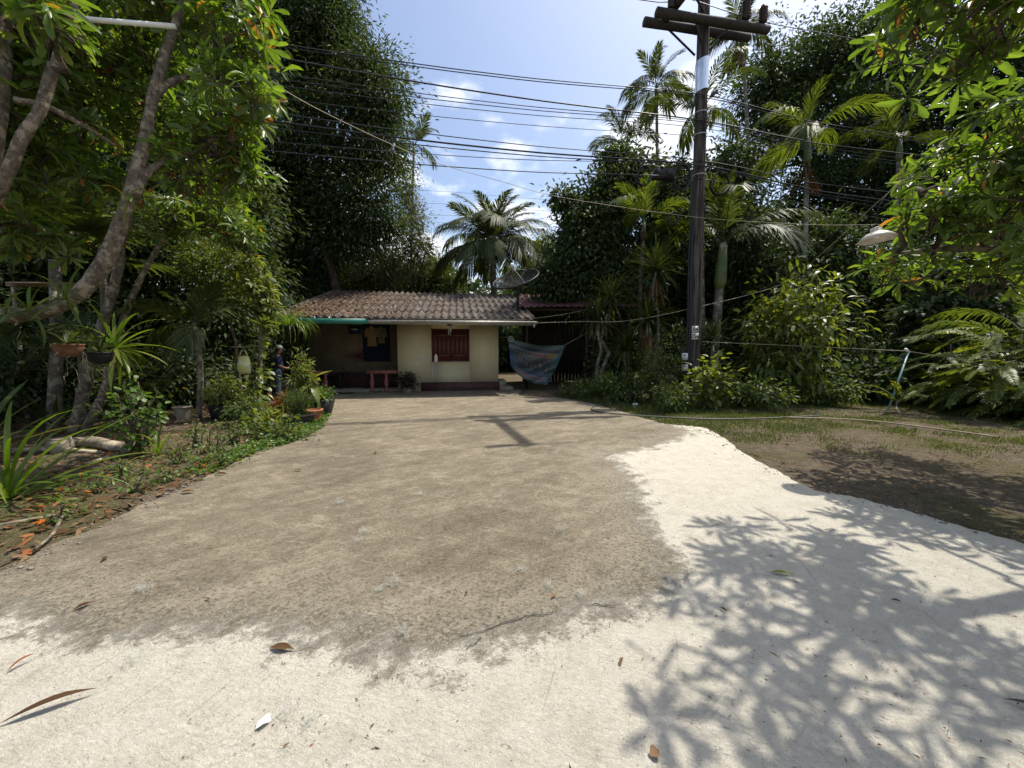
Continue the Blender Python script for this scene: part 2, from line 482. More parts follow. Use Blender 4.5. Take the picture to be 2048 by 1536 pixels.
# walls: front room
fw = hb()
wx0, wx1, wz0, wz1 = -2.58, -1.13, 1.15, 2.42            # window opening
fw.box(-3.85, wx0, 0, 0.14, 0, 3.0); fw.box(wx1, 0, 0.0, 0.14, 0, 3.0)
fw.box(wx0, wx1, 0, 0.14, 0, wz0); fw.box(wx0, wx1, 0, 0.14, wz1, 3.0)
wf = fw.build('wall', M_wall, house)
sw = hb(); sw.box(-3.85, -3.71, 0.14, 1.9, 0, 3.05); sw.build('wall', M_wall, house)
rw = hb(); rw.box(-0.14, 0.0, 0.14, 4.3, 0, 3.05); rw.build('wall', M_wall, house)
bw = hb(); bw.box(-7.7, -0.14, 4.3, 4.44, 0, 3.9); bw.build('wall', M_wall, house)
pw = hb(); pw.box(-7.7, -3.85, 1.9, 2.04, 0, 3.6); pw.build('wall', plain('porch_render_shaded', (.20, .155, .10), .9, .25, 2.5, bump=.2), house)  # browner render, darkened further so its colour carries the porch's shade
lw = hb(); lw.box(-7.7, -7.56, 2.04, 4.3, 0, 3.3); lw.build('wall', M_wall, house)
b = hb(); b.box(-3.0, 0.03, -0.03, -0.003, 0, 0.36); b.box(0.003, .03, -0.003, 4.3, 0, .36); b.build('base_band', M_base, house)
b = hb(); b.box(-7.7, -3.85, 1.87, 1.897, 0, 0.62); b.build('base_band', M_base, house)
st = hb(); st.box(0.032, 0.55, -0.25, 0.9, 0, 0.16); st.box(0.032, .30, -.02, .9, .16, .40); st.build('side_step', M_cem, house)
# window: frame, sill, two shutters with planks
win = hb()
win.box(wx0, wx0 + .05, .02, .12, wz0, wz1); win.box(wx1 - .05, wx1, .02, .12, wz0, wz1)
win.box(wx0 + .05, wx1 - .05, .02, .12, wz1 - .05, wz1); win.box(wx0 + .05, wx1 - .05, .02, .12, wz0, wz0 + .05)
window = win.build('window', M_red, house)
for a0, a1 in ((wx0 + .055, (wx0 + wx1) / 2 - .004), ((wx0 + wx1) / 2 + .004, wx1 - .055)):
    m = hb(); n = 4; w = (a1 - a0) / n
    for i in range(n): m.box(a0 + i * w, a0 + (i + 1) * w - .006, .045, .075, wz0 + .055, wz1 - .055)
    m.box(a0 + .01, a1 - .01, .03, .043, wz0 + .2, wz0 + .3); m.box(a0 + .01, a1 - .01, .03, .043, wz1 - .3, wz1 - .2)
    m.build('shutter', M_red, window)
s = hb(); s.box(wx0 - .04, wx1 + .04, -.05, 0.018, wz0 - .04, wz0 - .003); s.build('window_sill', M_wall, window)
# porch wall: hanging dark panel, ornament, sign
orn = hb()
def lozenge(m, cx, cz, rx, rz, y0, y1):
    V = [(cx + a * rx, y, cz + b * rz) for y in (y0, y1) for a, b in ((-1, 0), (0, -1), (1, 0), (0, 1))]
    m.add(V, [[(0, 1, 2, 3), (4, 7, 6, 5), (0, 4, 5, 1), (1, 5, 6, 2), (2, 6, 7, 3), (3, 7, 4, 0)]])
lozenge(orn, -5.62, 1.36, .72, .30, 1.86, 1.897)
orn.build('wall_ornament', plain('ornament_tan', (0.20, 0.145, 0.085), .8, .2), house)
orn = hb(); lozenge(orn, -5.6, 1.36, .36, .15, 1.84, 1.857); orn.build('wall_ornament', M_base, house)
p = hb(); p.box(-6.1, -5.6, 1.86, 1.895, 2.28, 2.62)
sg = p.build('notice_board', plain('sign_blue', (0.015, 0.025, 0.075), .4, .2), house)
p = hb(); p.box(-5.98, -5.75, 1.845, 1.857, 2.44, 2.50); p.build('white_print', M_white, sg)
# floor, balustrade, posts
f = hb(); f.box(-7.9, -3.86, 0.02, 1.86, 0.0, 0.09); f.build('porch_floor', M_cem, house)
def baluster(x, par):
    prof = [(.075, .0), (.075, .08), (.05, .10), (.045, .16), (.075, .26), (.085, .34), (.06, .46), (.045, .52), (.065, .55), (.045, .58), (.05, .63), (.075, .655), (.075, .70)]
    m = hb(); m.lathe([(r, z * .985) for r, z in prof], (x, -.06, .03), 10); m.build('baluster', M_pink, par, smooth=True)
for x0, x1, xs in ((-4.98, -3.87, (-4.80, -4.28)), (-7.5, -6.33, (-7.2, -6.75, -6.45))):
    r = hb(); r.box(x0, x1, -.15, .03, .72, .83); rail = r.build('balustrade_rail', M_pink, house)
    for x in xs: baluster(x, house)
for x in (-7.4,):
    m = hb(); m.box(x - .06, x + .06, -.06, .06, .09, 3.0); m.build('porch_post', M_dark, house)
# roof: sheets in courses, purlins, fascia, gutter
k = NT('roof_cement')
v = k.coord(kind='Generated'); vo = k.coord()
tcn = k.node('ShaderNodeNewGeometry')
mp = k.node('ShaderNodeMapping'); k.l.new(tcn.outputs['Position'], mp.inputs[0])
n1, n2, n3 = k.noise(mp.outputs[0], 0.7, 4), k.noise(mp.outputs[0], 6, 6, .7), k.noise(mp.outputs[0], 40, 3, .7)
c = k.ramp(n2, [(0.34, (0.030, 0.026, 0.022)), (0.5, (0.100, 0.086, 0.074)), (0.66, (0.235, 0.21, 0.185))])
c = k.mix(k.mr(n1, .5, .68, 0, .6), c, (0.09, 0.066, 0.05))
c = k.mix(k.mr(n3, .60, .75, 0, .8), c, (0.33, 0.30, 0.27))
oi = k.node('ShaderNodeObjectInfo')
c = k.mix(k.math('MULTIPLY', oi.outputs['Random'], .45), c, (0.10, 0.08, 0.065))
k.bump(n3, .6, .01, k.bump(n2, .5, .02))
M_roof = k.fin(c, .95, spec=.15)
NCOL, NROW = 16, 5
LEN = math.hypot(RY - EY, RZ - EZ); CL = LEN / NROW
def sheet_mesh():
    n = 21; xs = np.linspace(0, 2 * PITCHW + .02, n)
    wz = 0.085 * (.5 + .5 * np.cos(2 * np.pi * xs / PITCHW)) ** 1.5 - .04
    V, Q = [], []
    ys = (0, CL * .5, CL + .10)
    for t in (0, -.009):
        for y in ys:
            for x, w in zip(xs, wz): V.append((-x, y, w + t + .007 * (1 - y / CL)))
    m = len(ys)
    for s in range(2):
        for j in range(m - 1):
            for i in range(n - 1):
                a = s * m * n + j * n + i
                Q.append((a, a + 1, a + n + 1, a + n) if s else (a, a + n, a + n + 1, a + 1))
    for i in range(n - 1): Q.append((i, i + 1, m * n + i + 1, m * n + i))
    return mesh_data('roof_sheet', V, [Q], M_roof, smooth=True)
RS = sheet_mesh()
pm = hb()
for y in np.linspace(EY + .12, RY - .1, 7):
    pm.box(XR - NCOL * 2 * PITCHW + .05, XR - .05, y - .03, y + .03, roofz(y) - .135, roofz(y) - .055)
roof = pm.build('roof', M_dark, house)
tilt = math.atan(SLOPE)
rr = random.Random(4)
for j in range(NROW):
    for i in range(NCOL):
        y = EY + j * CL * math.cos(tilt); z = EZ + j * CL * math.sin(tilt)
        M = HM @ Matrix.Translation((XR - i * 2 * PITCHW, y + rr.uniform(-.015, .015), z + .004 * (i % 2) + rr.uniform(0, .002) - .02 * math.sin(i / 16 * 3.1) * (1 - j / 5))) @ Matrix.Rotation(tilt + rr.uniform(-.0015, .0015), 4, 'X') @ Matrix.Rotation(rr.uniform(-.002, .002), 4, 'Z')
        inst('roof_sheet', RS, roof, M)
# rear slope in plain sheets so that the roof is closed from the side
rs = hb(); rs.add([(XR, RY, RZ - .03), (XR - 8.6, RY, RZ - .03), (XR - 8.6, RY + 3.0, RZ - .85), (XR, RY + 3.0, RZ - .85)], [[(0, 1, 2, 3)]])
rs.build('rear_slope', M_roof, roof)
fb = hb(); fb.box(-7.45, -4.52, EY + .02, EY + .06, 2.47, 2.645); fascia = fb.build('fascia_board', M_green, roof)
for x in (-6.2, -5.75):
    m = hb(); m.lathe([(.018, .0), (.03, .02), (.032, .05), (.018, .075)], (x, EY - .0, 2.62), 8); m.build('string_bulb', M_white, fascia)
gt = hb()
pr = [(math.cos(a) * .07, math.sin(a) * .07) for a in np.linspace(math.pi, 2 * math.pi, 9)]
pr2 = [(math.cos(a) * .062, math.sin(a) * .062) for a in np.linspace(2 * math.pi, math.pi, 9)]
ring = pr + pr2
V = [(x, EY - .03 + a, 2.585 + .012 * math.sin(x * 1.7) + bb) for x in np.linspace(-4.5, 1.22, 14) for a, bb in ring]
n = len(ring)
Q = [(i * n + j, i * n + (j + 1) % n, (i + 1) * n + (j + 1) % n, (i + 1) * n + j) for i in range(13) for j in range(n)]
gt.add(V, [Q]); gt.box(-4.5, 1.2, EY + .045, EY + .085, 2.47, 2.62)
gt.build('gutter', M_grey, roof)
m = hb(); m.tube([(1.1, EY - .03, 2.52), (1.1, EY - .03, 2.40)], .035, 8); m.build('downspout', M_grey, roof)
m = hb(); m.box(XR - 8.6, XR - .1, EY + .3, EY + .36, 2.55, 2.72); m.build('eave_beam', M_dark, roof)
# tap on the wall with its pipe
tp = hb(); tp.tube([(-2.95, -.02, 1.24), (-3.05, -.06, 1.245), (-3.12, -.07, 1.245)], .014, 6); tp.lathe([(.02, 0), (.04, .02), (.045, .05), (.02, .07)], (-3.16, -.08, 1.22), 8)
tp.build('water_tap', plain('chrome', (.75, .8, .82), .25, .1, 9, metal=.6), house, smooth=True)
tp = hb(); tp.tube([(-2.55, -.02, 1.10), (-2.56, -.02, .7), (-2.54, -.03, .37)], .012, 6); tp.build('wall_pipe', M_white, house)

# things on and about the house
jug = thing('plastic_jug', 'small cloudy plastic jug standing on the shutter window sill', 'jug', H(-2.42, -.02, wz0 - .003))
m = hb(); m.lathe([(.06, 0), (.07, .02), (.07, .2), (.05, .26), (.03, .28), (.03, .31)], (-2.42, -.0, wz0 - .003), 12); m.build('body', M_white, jug, smooth=True)
m = hb(); m.lathe([(.034, .31), (.034, .34)], (-2.42, -.0, wz0 - .003), 10); m.build('cap', M_dark, jug)
ch = thing('wind_chime', 'wooden wind chime hanging from the gutter before the shutters', 'wind chime', H(-1.85, EY + .1, 2.15))
m = hb(); m.lathe([(.09, 0), (.10, .02), (.05, .06)], (-1.85, EY + .1, 2.44), 10); m.build('top', M_dark, ch)
for i in range(5):
    a = i * 1.256; m = hb(); m.tube([(-1.85 + .05 * math.cos(a), EY + .1 + .05 * math.sin(a), 2.44), (-1.85 + .05 * math.cos(a), EY + .1 + .05 * math.sin(a), 2.22 - .03 * i)], .011, 6)
    m.build('chime_rod', M_grey, ch)
# dark cloth hung in the porch
pan = hb(); xs = np.linspace(-5.52, -4.42, 15); V = []
for z in (1.12, 1.7, 2.3, 2.75):
    for x in xs: V.append((x, 1.80 + .02 * math.sin(x * 19 + z), z))
pan.add(V, [[(j * 15 + i, j * 15 + i + 1, j * 15 + i + 16, j * 15 + i + 15) for j in range(3) for i in range(14)]])
tag(pan.build('door_curtain', M_navy, smooth=True), 'dark navy curtain hanging on the porch wall behind the clothes', 'curtain')
def garment(x, y, w, hgt, z, mat, label):
    t = thing('hanging_shirt', label, 'shirt', H(x, y, z), 'clothes hung in the porch')
    m = hb(); V = []; nz, nx = 9, 7
    for s in (-1, 1):
        for j in range(nz):
            u = j / (nz - 1); ww = w * (.30 + .70 * min(1, u * 5)) * (1 - .12 * math.sin(u * 3))
            for i in range(nx):
                q = i / (nx - 1) * 2 - 1
                V.append((x + q * ww / 2, y + s * (.05 * (1 - q * q) + .008) + .02 * math.sin(q * 9 + u * 4), z - u * hgt))
    Q = []
    for s in range(2):
        for j in range(nz - 1):
            for i in range(nx - 1):
                a = s * nz * nx + j * nx + i; Q.append((a, a + 1, a + nx + 1, a + nx))
    m.add(V, [Q]); m.build('body', mat, t, smooth=True)
    for s in (-1, 1):
        m = hb(); m.tube([(x + s * w * .42, y, z - .06), (x + s * w * .6, y + .02, z - .25), (x + s * w * .62, y + .02, z - .45)], [.06, .07, .055], 7); m.build('sleeve', mat, t, smooth=True)
    m = hb(); m.tube([(x - w * .4, y, z - .05), (x, y, z + .02), (x + w * .4, y, z - .05)], .008, 5); m.tube([(x, y, z + .02), (x, y, z + .2)], .005, 5); m.build('hanger', M_iron, t)
M_tan = plain('tan_cloth', (.30, .20, .10), .95, .25, 7); M_khaki = plain('khaki_cloth', (.16, .15, .10), .95, .3, 7)
garment(-5.12, 1.62, .40, .82, 2.58, M_tan, 'tan long shirt hanging before the dark porch curtain')
garment(-4.74, 1.62, .30, .70, 2.58, M_khaki, 'khaki grey shirt hanging next to the tan one')
# benches in the porch
def bench(x0, x1, y0, y1, h, label, M=None):
    t = thing('wooden_bench', label, 'bench', H((x0 + x1) / 2, (y0 + y1) / 2, .09))
    n = 3; w = (y1 - y0) / n
    for i in range(n):
        m = hb(); m.box(x0, x1, y0 + i * w, y0 + (i + 1) * w - .015, h - .04, h); m.build('seat_plank', M_dark, t)
    for x in (x0 + .06, x1 - .06):
        for y in (y0 + .05, y1 - .06):
            m = hb(); m.box(x - .03, x + .03, y - .03, y + .03, .09, h - .042); m.build('leg', M_dark, t)
bench(-6.2, -5.1, .5, 1.0, .74, 'dark wooden table board standing in the porch entrance')
bench(-7.3, -6.4, 1.2, 1.7, .60, 'dark wooden bench against the porch wall')
mt = hb(); mt.box(-6.2, -5.35, -.75, -.35, .03, .045); tag(mt.build('door_mat', plain('mat', (.03, .028, .025), .95, .3, 40)), 'flat dark doormat on the concrete before the porch', 'mat')
for dx in (0, .14):
    s = hb(); s.lathe([(.03, 0), (.05, .015), (.048, .03), (.03, .035)], (0, 0, 0), 10)
    V = np.concatenate(s.V); 
    s2 = MB(); loc = H(-4.62 + dx, -.32 + dx * .3, .03)
    q = H(-4.62 + dx, -.32 + dx * .3, 0) - H(0, 0, 0)
    s3 = hb(); s3.add([((v - np.array(HO)) @ np.array(Matrix.Rotation(-HA, 3, 'Z')).T) * np.array([1, 2.3, 1]) + np.array([-4.62 + dx, -.32 + dx * .3, .03]) for v in V], [np.concatenate(s.Q), np.concatenate(s.T)])
    t = thing('flip_flop', ['worn black flip-flop lying by the pink balusters', 'second black flip-flop, the one closer to the cream wall'][dx > 0], 'shoe', loc, 'slippers by the porch')
    s3.build('sole', M_black, t)
    s4 = hb(); s4.tube([(-4.66 + dx, -.30 + dx * .3, .06), (-4.62 + dx, -.25 + dx * .3, .10), (-4.58 + dx, -.30 + dx * .3, .06)], .008, 5); s4.build('strap', M_black, t)

# satellite dish on the roof
dc = P(1034, 568, 14.6)
pb = None
base = P(1036, 616, 14.6)
dish = thing('satellite_dish', 'dark mesh satellite dish on a short mast on the corrugated roof', 'satellite dish', base)
m = MB(); m.tube([base - Vector((0, 0, .1)), base + Vector((0, 0, .45)), dc - Vector((0, 0, .12))], .05, 8); m.build('mast', M_iron, dish)
m = MB()
for i in range(3):
    a = i * 2.09 + .5; e = base + Vector((.28 * math.cos(a), .2 * math.sin(a), -.02 + .06 * math.sin(a))); m.tube([e, base + Vector((0, 0, .22))], .02, 6)
m.build('mast_foot', M_iron, dish)
nrm = Vector((-.26, -.45, .86)).normalized()
q = Vector((0, 0, 1)).rotation_difference(nrm).to_matrix().to_4x4()
DM = Matrix.Translation(dc) @ q
RD, DD = .88, .26
nr, na = 9, 36
# dish mesh: a fine lattice of wires, so that one sees through it
lat = MB(DM)
ringz = lambda r: DD * (r / RD) ** 2 - .05
for i in range(1, 25):
    r = RD * i / 24
    pts = [(r * math.cos(a), r * math.sin(a), ringz(r)) for a in np.linspace(0, 2 * math.pi, 37)]
    lat.tube(pts, .007, 3, cap=False)
for kk in range(84):
    a = kk / 84 * 2 * math.pi
    lat.tube([(r * math.cos(a), r * math.sin(a), ringz(r)) for r in np.linspace(.12 if kk % 2 else .3, RD, 6)], .007, 3, cap=False)
lat.build('mesh_bowl', M_iron, dish)
rb = MB(DM)
rb.tube([(RD * math.cos(a), RD * math.sin(a), ringz(RD)) for a in np.linspace(0, 2 * math.pi, 41)], .028, 6, cap=False); rb.build('rim', M_iron, dish)
for kk in range(8):
    a = kk / 8 * 2 * math.pi + .2; rb = MB(DM)
    rb.tube([(r * math.cos(a), r * math.sin(a), ringz(r) - .012) for r in np.linspace(.02, RD, 6)], .014, 5); rb.build('rib', M_iron, dish)
for kk in range(3):
    a = kk / 3 * 2 * math.pi + .9; rb = MB(DM)
    rb.tube([(RD * .95 * math.cos(a), RD * .95 * math.sin(a), ringz(RD * .95)), (.03 * math.cos(a), .03 * math.sin(a), .62)], .009, 5); rb.build('feed_strut', M_grey, dish)
fd = MB(DM); fd.lathe([(.06, .46), (.065, .66), (.05, .70)], (0, 0, 0), 12); fd.build('feed_horn', M_grey, dish, smooth=True)
fd = MB(DM); fd.lathe([(.07, .655), (.075, .75), (.04, .80)], (0, 0, 0), 12); fd.build('feed_cap', M_white, dish, smooth=True)

# shed with a red metal roof beyond the house
SH = Vector((3.0, 18.2, 0))
shed = thing('shed', 'dark open shed with a rusty red sheet-metal roof', 'shed', SH)
M_rust = NT('red_sheet'); k = M_rust
n1 = k.noise(k.coord(), 2.2, 6, .65); n2 = k.noise(k.coord((.4, 6, 1)), 3, 4)
c = k.ramp(n1, [(.3, (.10, .035, .035)), (.6, (.19, .075, .075)), (.8, (.28, .19, .17))])
M_rust = k.fin(c, .6, spec=.3)
rib = [0, 0, .035, .035]; rx = [0, .16, .19, .26]
nsheet = 6
shed_roof = MB(); shed_roof.box(.5, 4.9, 15.6, 15.68, 3.18, 3.3); shed_roof.box(.5, 4.9, 19.4, 19.48, 4.2, 4.32)
sr = shed_roof.build('roof', M_dark, shed)
for i in range(nsheet):
    V = []; xs = []
    for j in range(3):
        for a, bz in zip(rx, rib): xs.append((.25 + i * .8 + j * .28 + a, bz))
    for y, z in ((15.3, 3.31), (19.7, 4.42)):
        for x, bz in xs: V.append((x, y, z + bz + .003 * i))
    n = len(xs); mm = MB(); mm.add(V, [[(a, a + 1, n + a + 1, n + a) for a in range(n - 1)]]); mm.build('roof_sheet', M_rust, sr)
for x, y in ((.6, 15.64), (3.05, 15.64), (4.75, 15.64), (.6, 19.44), (4.75, 19.44)):
    m = MB(); m.tube([(x, y, 0), (x, y, 3.3 if y < 17 else 4.25)], .06, 8); m.build('post', M_dark, shed)
for i in range(24):
    m = MB(); x = .6 + i * .175; m.box(x, x + .165, 19.30, 19.33 + .012 * (i % 2), .02, 3.55); m.build('wall_plank', M_dark, shed)
for i in range(20):
    m = MB(); y = 15.9 + i * .175; m.box(4.80, 4.83 + .012 * (i % 2), y, y + .165, .02, 3.3); m.build('wall_plank', M_dark, shed)
# ------------------------------------------------------------------ utility pole
def PV(px, py, Y): return np.array(P(px, py, Y))
k = NT('pole_wood')
v = k.coord((9, 9, .35)); n1 = k.noise(v, 2.2, 7, .7); n2 = k.noise(k.coord((3, 3, .12)), 6, 4)
c = k.ramp(n1, [(.36, (.028, .023, .020)), (.52, (.095, .080, .068)), (.68, (.20, .175, .155))])
c = k.mix(k.mr(n2, .56, .62, 0, .9), c, (.02, .016, .014))
k.bump(n1, .8, .03); M_pole = k.fin(c, .9, spec=.15)
M_arm = plain('arm_wood', (.040, .032, .027), .85, .4, 9, bump=.5)
M_cer = plain('brown_ceramic', (.030, .020, .017), .25, .3, 10)
M_sleeve = NT('zinc_sheet'); k = M_sleeve
n1 = k.noise(k.coord((2, 2, .6)), 5, 4); k.bump(n1, .35, .05); M_sleeve = k.fin((.72, .74, .76), .28, 1.0)
M_cable = plain('cable_black', (.014, .014, .016), .5, .3, 5)
M_rope = plain('pale_cord', (.42, .36, .26), .8, .2, 20)

pb = np.array([5.50, 11.5, 0.0]); ptop = np.array([5.33, 11.5, 13.2])
def pole_at(z): return pb + (ptop - pb) * (z / 13.2)
pole = thing('utility_pole', 'tall weathered power pole with double crossarms and a metal sleeve', 'utility pole', tuple(pb))
m = MB(); V = []; nz = 14
for i in range(nz + 1):
    z = 13.2 * i / nz; cpt = pole_at(z); hw = .155 - .03 * i / nz; ch = hw * .35
    for a, b_ in ((-hw, -hw + ch), (-hw + ch, -hw), (-.035, -hw), (-.03, -hw + .03), (.03, -hw + .03), (.035, -hw), (hw - ch, -hw), (hw, -hw + ch), (hw, hw - ch), (hw - ch, hw), (-hw + ch, hw), (-hw, hw - ch)):
        V.append(cpt + np.array([a, b_, 0]))
Q = [(i * 12 + j, i * 12 + (j + 1) % 12, (i + 1) * 12 + (j + 1) % 12, (i + 1) * 12 + j) for i in range(nz) for j in range(12)]
Q += [(nz * 12 + a, nz * 12 + b_, nz * 12 + c_, nz * 12 + d_) for a, b_, c_, d_ in ((0, 1, 10, 11), (1, 2, 9, 10), (2, 3, 4, 5), (2, 5, 6, 9), (6, 7, 8, 9))]
m.add(V, [Q]); m.build('shaft', M_pole, pole)
dirx = Vector((1.65, .28, 0)).normalized()
def arm(cx, cy, cz, half, r, name='crossarm'):
    c0 = Vector((cx, cy, cz)); m = MB()
    L = np.linspace(-half, half, 8)
    m.tube([c0 + dirx * l for l in L], [r * (1 + .05 * math.sin(l * 3)) for l in L], 10)
    return m.build(name, M_arm, pole, smooth=True)
zl = P(1405, 62, 11.79).z; zu = P(1408, 41, 11.21).z
pl = pole_at(zl)
arm(pl[0] - .03, 11.76, zl, 1.66, .115); arm(pl[0] + .16, 11.24, zu, 1.70, .115)
def seg(name, a, b_, r, mat=M_arm, sides=8, par=None): m = MB(); m.tube([a, b_], r, sides); return m.build(name, mat, par or pole)
pa = pole_at(zl - .75)
for dx, dy in ((-.95, .27), (-.45, -.25), (.85, -.25), (.8, .27)):
    seg('brace', Vector((pl[0], 11.5 + (-.28 if dy < 0 else .28), zl)) + dirx * dx + Vector((0, 0, -.08)), Vector((pa[0] + .12 * (1 if dx > 0 else -1), 11.5 + (-.2 if dy < 0 else .2), zl - .72)), .028, M_iron, 6)
def insulator(c0, h, r):
    prof = [(r * .35, 0)]
    n = 6
    for i in range(n):
        z = h * (.12 + .75 * i / n); prof += [(r * .62, z), (r, z + .02), (r * .95, z + h * .06), (r * .62, z + h * .10)]
    prof += [(r * .7, h * .9), (r * .35, h)]
    m = MB(); m.lathe(prof, c0, 12); return m.build('insulator', M_cer, pole, smooth=True)
uc = Vector((pl[0] + .16, 11.24, zu))
insulator(uc + dirx * .98 + Vector((0, 0, .12)), .62, .125); insulator(uc + dirx * 1.52 + Vector((0, 0, .12)), .52, .115); insulator(uc + dirx * -1.25 + Vector((0, 0, .12)), .34, .12)
# beam at right angles on the arms, reaching out over the yard, with its own short end arm
pd = Vector((.287, -1, 0)).normalized()
b0 = uc + dirx * -1.12 + Vector((0, 0, .26)); b0 = b0 - pd * .5
m = MB(); m.tube([b0 + pd * l + Vector((0, 0, .03 * l)) for l in np.linspace(0, 2.8, 6)], .11, 10); m.build('crossarm', M_arm, pole, smooth=True)
be = b0 + pd * 2.7 + Vector((0, 0, .32))
m = MB(); m.tube([be - dirx * .45, be + dirx * .3], .07, 8); m.build('crossarm', M_arm, pole, smooth=True)
insulator(be - dirx * .35 + Vector((0, 0, .06)), .34, .1); insulator(be + dirx * .22 + Vector((0, 0, .06)), .34, .1)
seg('brace', b0 + pd * 1.0 + Vector((0, 0, .05)), Vector((pl[0] - .1, 11.35, zu + .35)), .03, M_iron)
# metal sleeve, number plates, conduits and meters
m = MB()
z0, z1 = P(1408, 184, 11.5).z, P(1408, 121, 11.5).z
c0, c1 = pole_at(z0), pole_at(z1); V = []
for c_, zz in ((c0, z0), (c1, z1)):
    for a in np.linspace(0, 2 * math.pi, 29)[:-1]:
        V.append((c_[0] + .175 * math.cos(a), c_[1] + .175 * math.sin(a), zz + .05 * math.cos(a)))
m.add(V, [[(i, (i + 1) % 28, 28 + (i + 1) % 28, 28 + i) for i in range(28)]]); m.build('metal_sleeve', M_sleeve, pole, smooth=True)
def text_obj(body, size, M, mat, parent, name='lettering', extrude=.002):
    cu = bpy.data.curves.new(name, 'FONT'); cu.body = body; cu.size = size; cu.align_x = 'CENTER'; cu.align_y = 'CENTER'; cu.extrude = extrude; cu.offset = size * .018
    o = bpy.data.objects.new(name, cu); C.objects.link(o)
    dg = bpy.context.evaluated_depsgraph_get(); dg.update()
    me = bpy.data.meshes.new_from_object(o.evaluated_get(dg)); bpy.data.objects.remove(o); bpy.data.curves.remove(cu)
    me.materials.clear(); me.materials.append(mat)
    if M is None: return me
    return inst(name, me, parent, M)
M_ink = plain('black_ink', (.012, .012, .012), .6, .1)
for py, txt in ((658.5, '04'), (672.5, '756')):
    c_ = P(1389.5, py, 11.3); m = MB(); hw, hh = .112, .095
    m.box(c_.x - hw, c_.x + hw, 11.298, 11.318, c_.z - hh, c_.z + hh)
    pt = m.build('number_plate', plain('plate_white', (.62, .62, .58), .6, .12, 20), pole)
    text_obj(txt, .15, Matrix.Translation((c_.x + (.02 if txt == '04' else 0), 11.295, c_.z)) @ Matrix.Rotation(math.pi / 2, 4, 'X'), M_ink, pt)
for dx, r, zt in ((-.235, .03, 5.2), (-.30, .022, 6.4), (-.19, .018, 4.4)):
    m = MB(); m.tube([(pole_at(z)[0] + dx, 11.32 + .02 * math.sin(z * 2), z) for z in np.linspace(.2, zt, 12)], r, 7); m.build('conduit', M_cable, pole)
for py in (713, 735):
    c_ = P(1369, py, 11.3); m = MB(); m.box(c_.x - .075, c_.x + .075, 11.24, 11.34, c_.z - .10, c_.z + .10); mb = m.build('meter_box', M_white, pole)
    m = MB(); m.box(c_.x - .045, c_.x + .02, 11.232, 11.2385, c_.z + .03, c_.z + .06); m.build('meter_window', M_ink, mb)
m = MB(); m.box(P(1369, 713, 11.3).x - .09, pole_at(1.4)[0] - .13, 11.345, 11.40, .95, 1.65); m.build('meter_board', M_dark, pole)
for z in (6.6, 7.7, 8.3):
    m = MB(); cpt = pole_at(z); m.lathe([(.2, 0), (.2, .03)], tuple(cpt), 20, cap=False); m.build('steel_band', M_grey, pole)

# ------------------------------------------------------------------ overhead cables
def cable(pts, r, label, mat=None, sag=0.0, name='overhead_cable', sub=8, group='cables strung from the power pole'):
    p = smooth_path(pts, sub)
    if sag:
        t = np.linspace(0, 1, len(p)); p[:, 2] -= sag * 4 * t * (1 - t)
    m = MB(); m.tube(p, r * .78, 6)
    o = m.build(name, mat or M_cable, smooth=True)
    return tag(o, label, 'cable', group)
def run(yl, yp, yr, r, label, xl=550, Yl=8.5, extra=.0, sag=.10):
    """one conductor: garden end, pole, far end; px heights where it crosses three stations"""
    a = PV(xl, yl, Yl); b_ = PV(1396, yp, 11.32 + extra); d_ = (a - b_); a2 = b_ + d_ * 1.9; a2[2] += .4
    L = [a2, a, b_ + d_ * .5 - np.array([0, 0, sag]), b_]
    if yr is not None:
        c_ = PV(1745, yr, 13.9); e = b_ + (c_ - b_) * 4.5; e[2] += 1.0
        L += [b_ + (c_ - b_) * .5 - np.array([0, 0, sag * .6]), c_, e]
    return cable(L, r, label)
run(86, 188, 262, .014, 'uppermost thin cable just under the metal sleeve of the pole')
run(92, 193, 269, .013, 'thin cable doubling the uppermost one under the metal sleeve')
run(114, 240, 300, .021, 'thick black cable below the topmost pair on the pole')
run(146, 243, 309, .011, 'thin cable hugging the thick black cable at the pole')
run(157, 247, 316, .011, 'second thin cable under the thick black cable')
run(170, 255, 322, .010, 'slack thin cable under the bundle of three at the pole')
run(196, 272, None, .009, 'single fine cable halfway between the two cable bundles')
run(226, 320, 380, .013, 'upper cable of the lower bundle above the splice box')
run(243, 330, 397, .024, 'thickest cable of the lower bundle above the splice box')
run(256, 334, 404, .014, 'cable lying under the thickest one in the lower bundle')
run(284, 330, 412, .010, 'fine slack cable crossing beneath the lower bundle')
run(303, 357, 434, .014, 'lowest cable carrying the splice box and the coils')
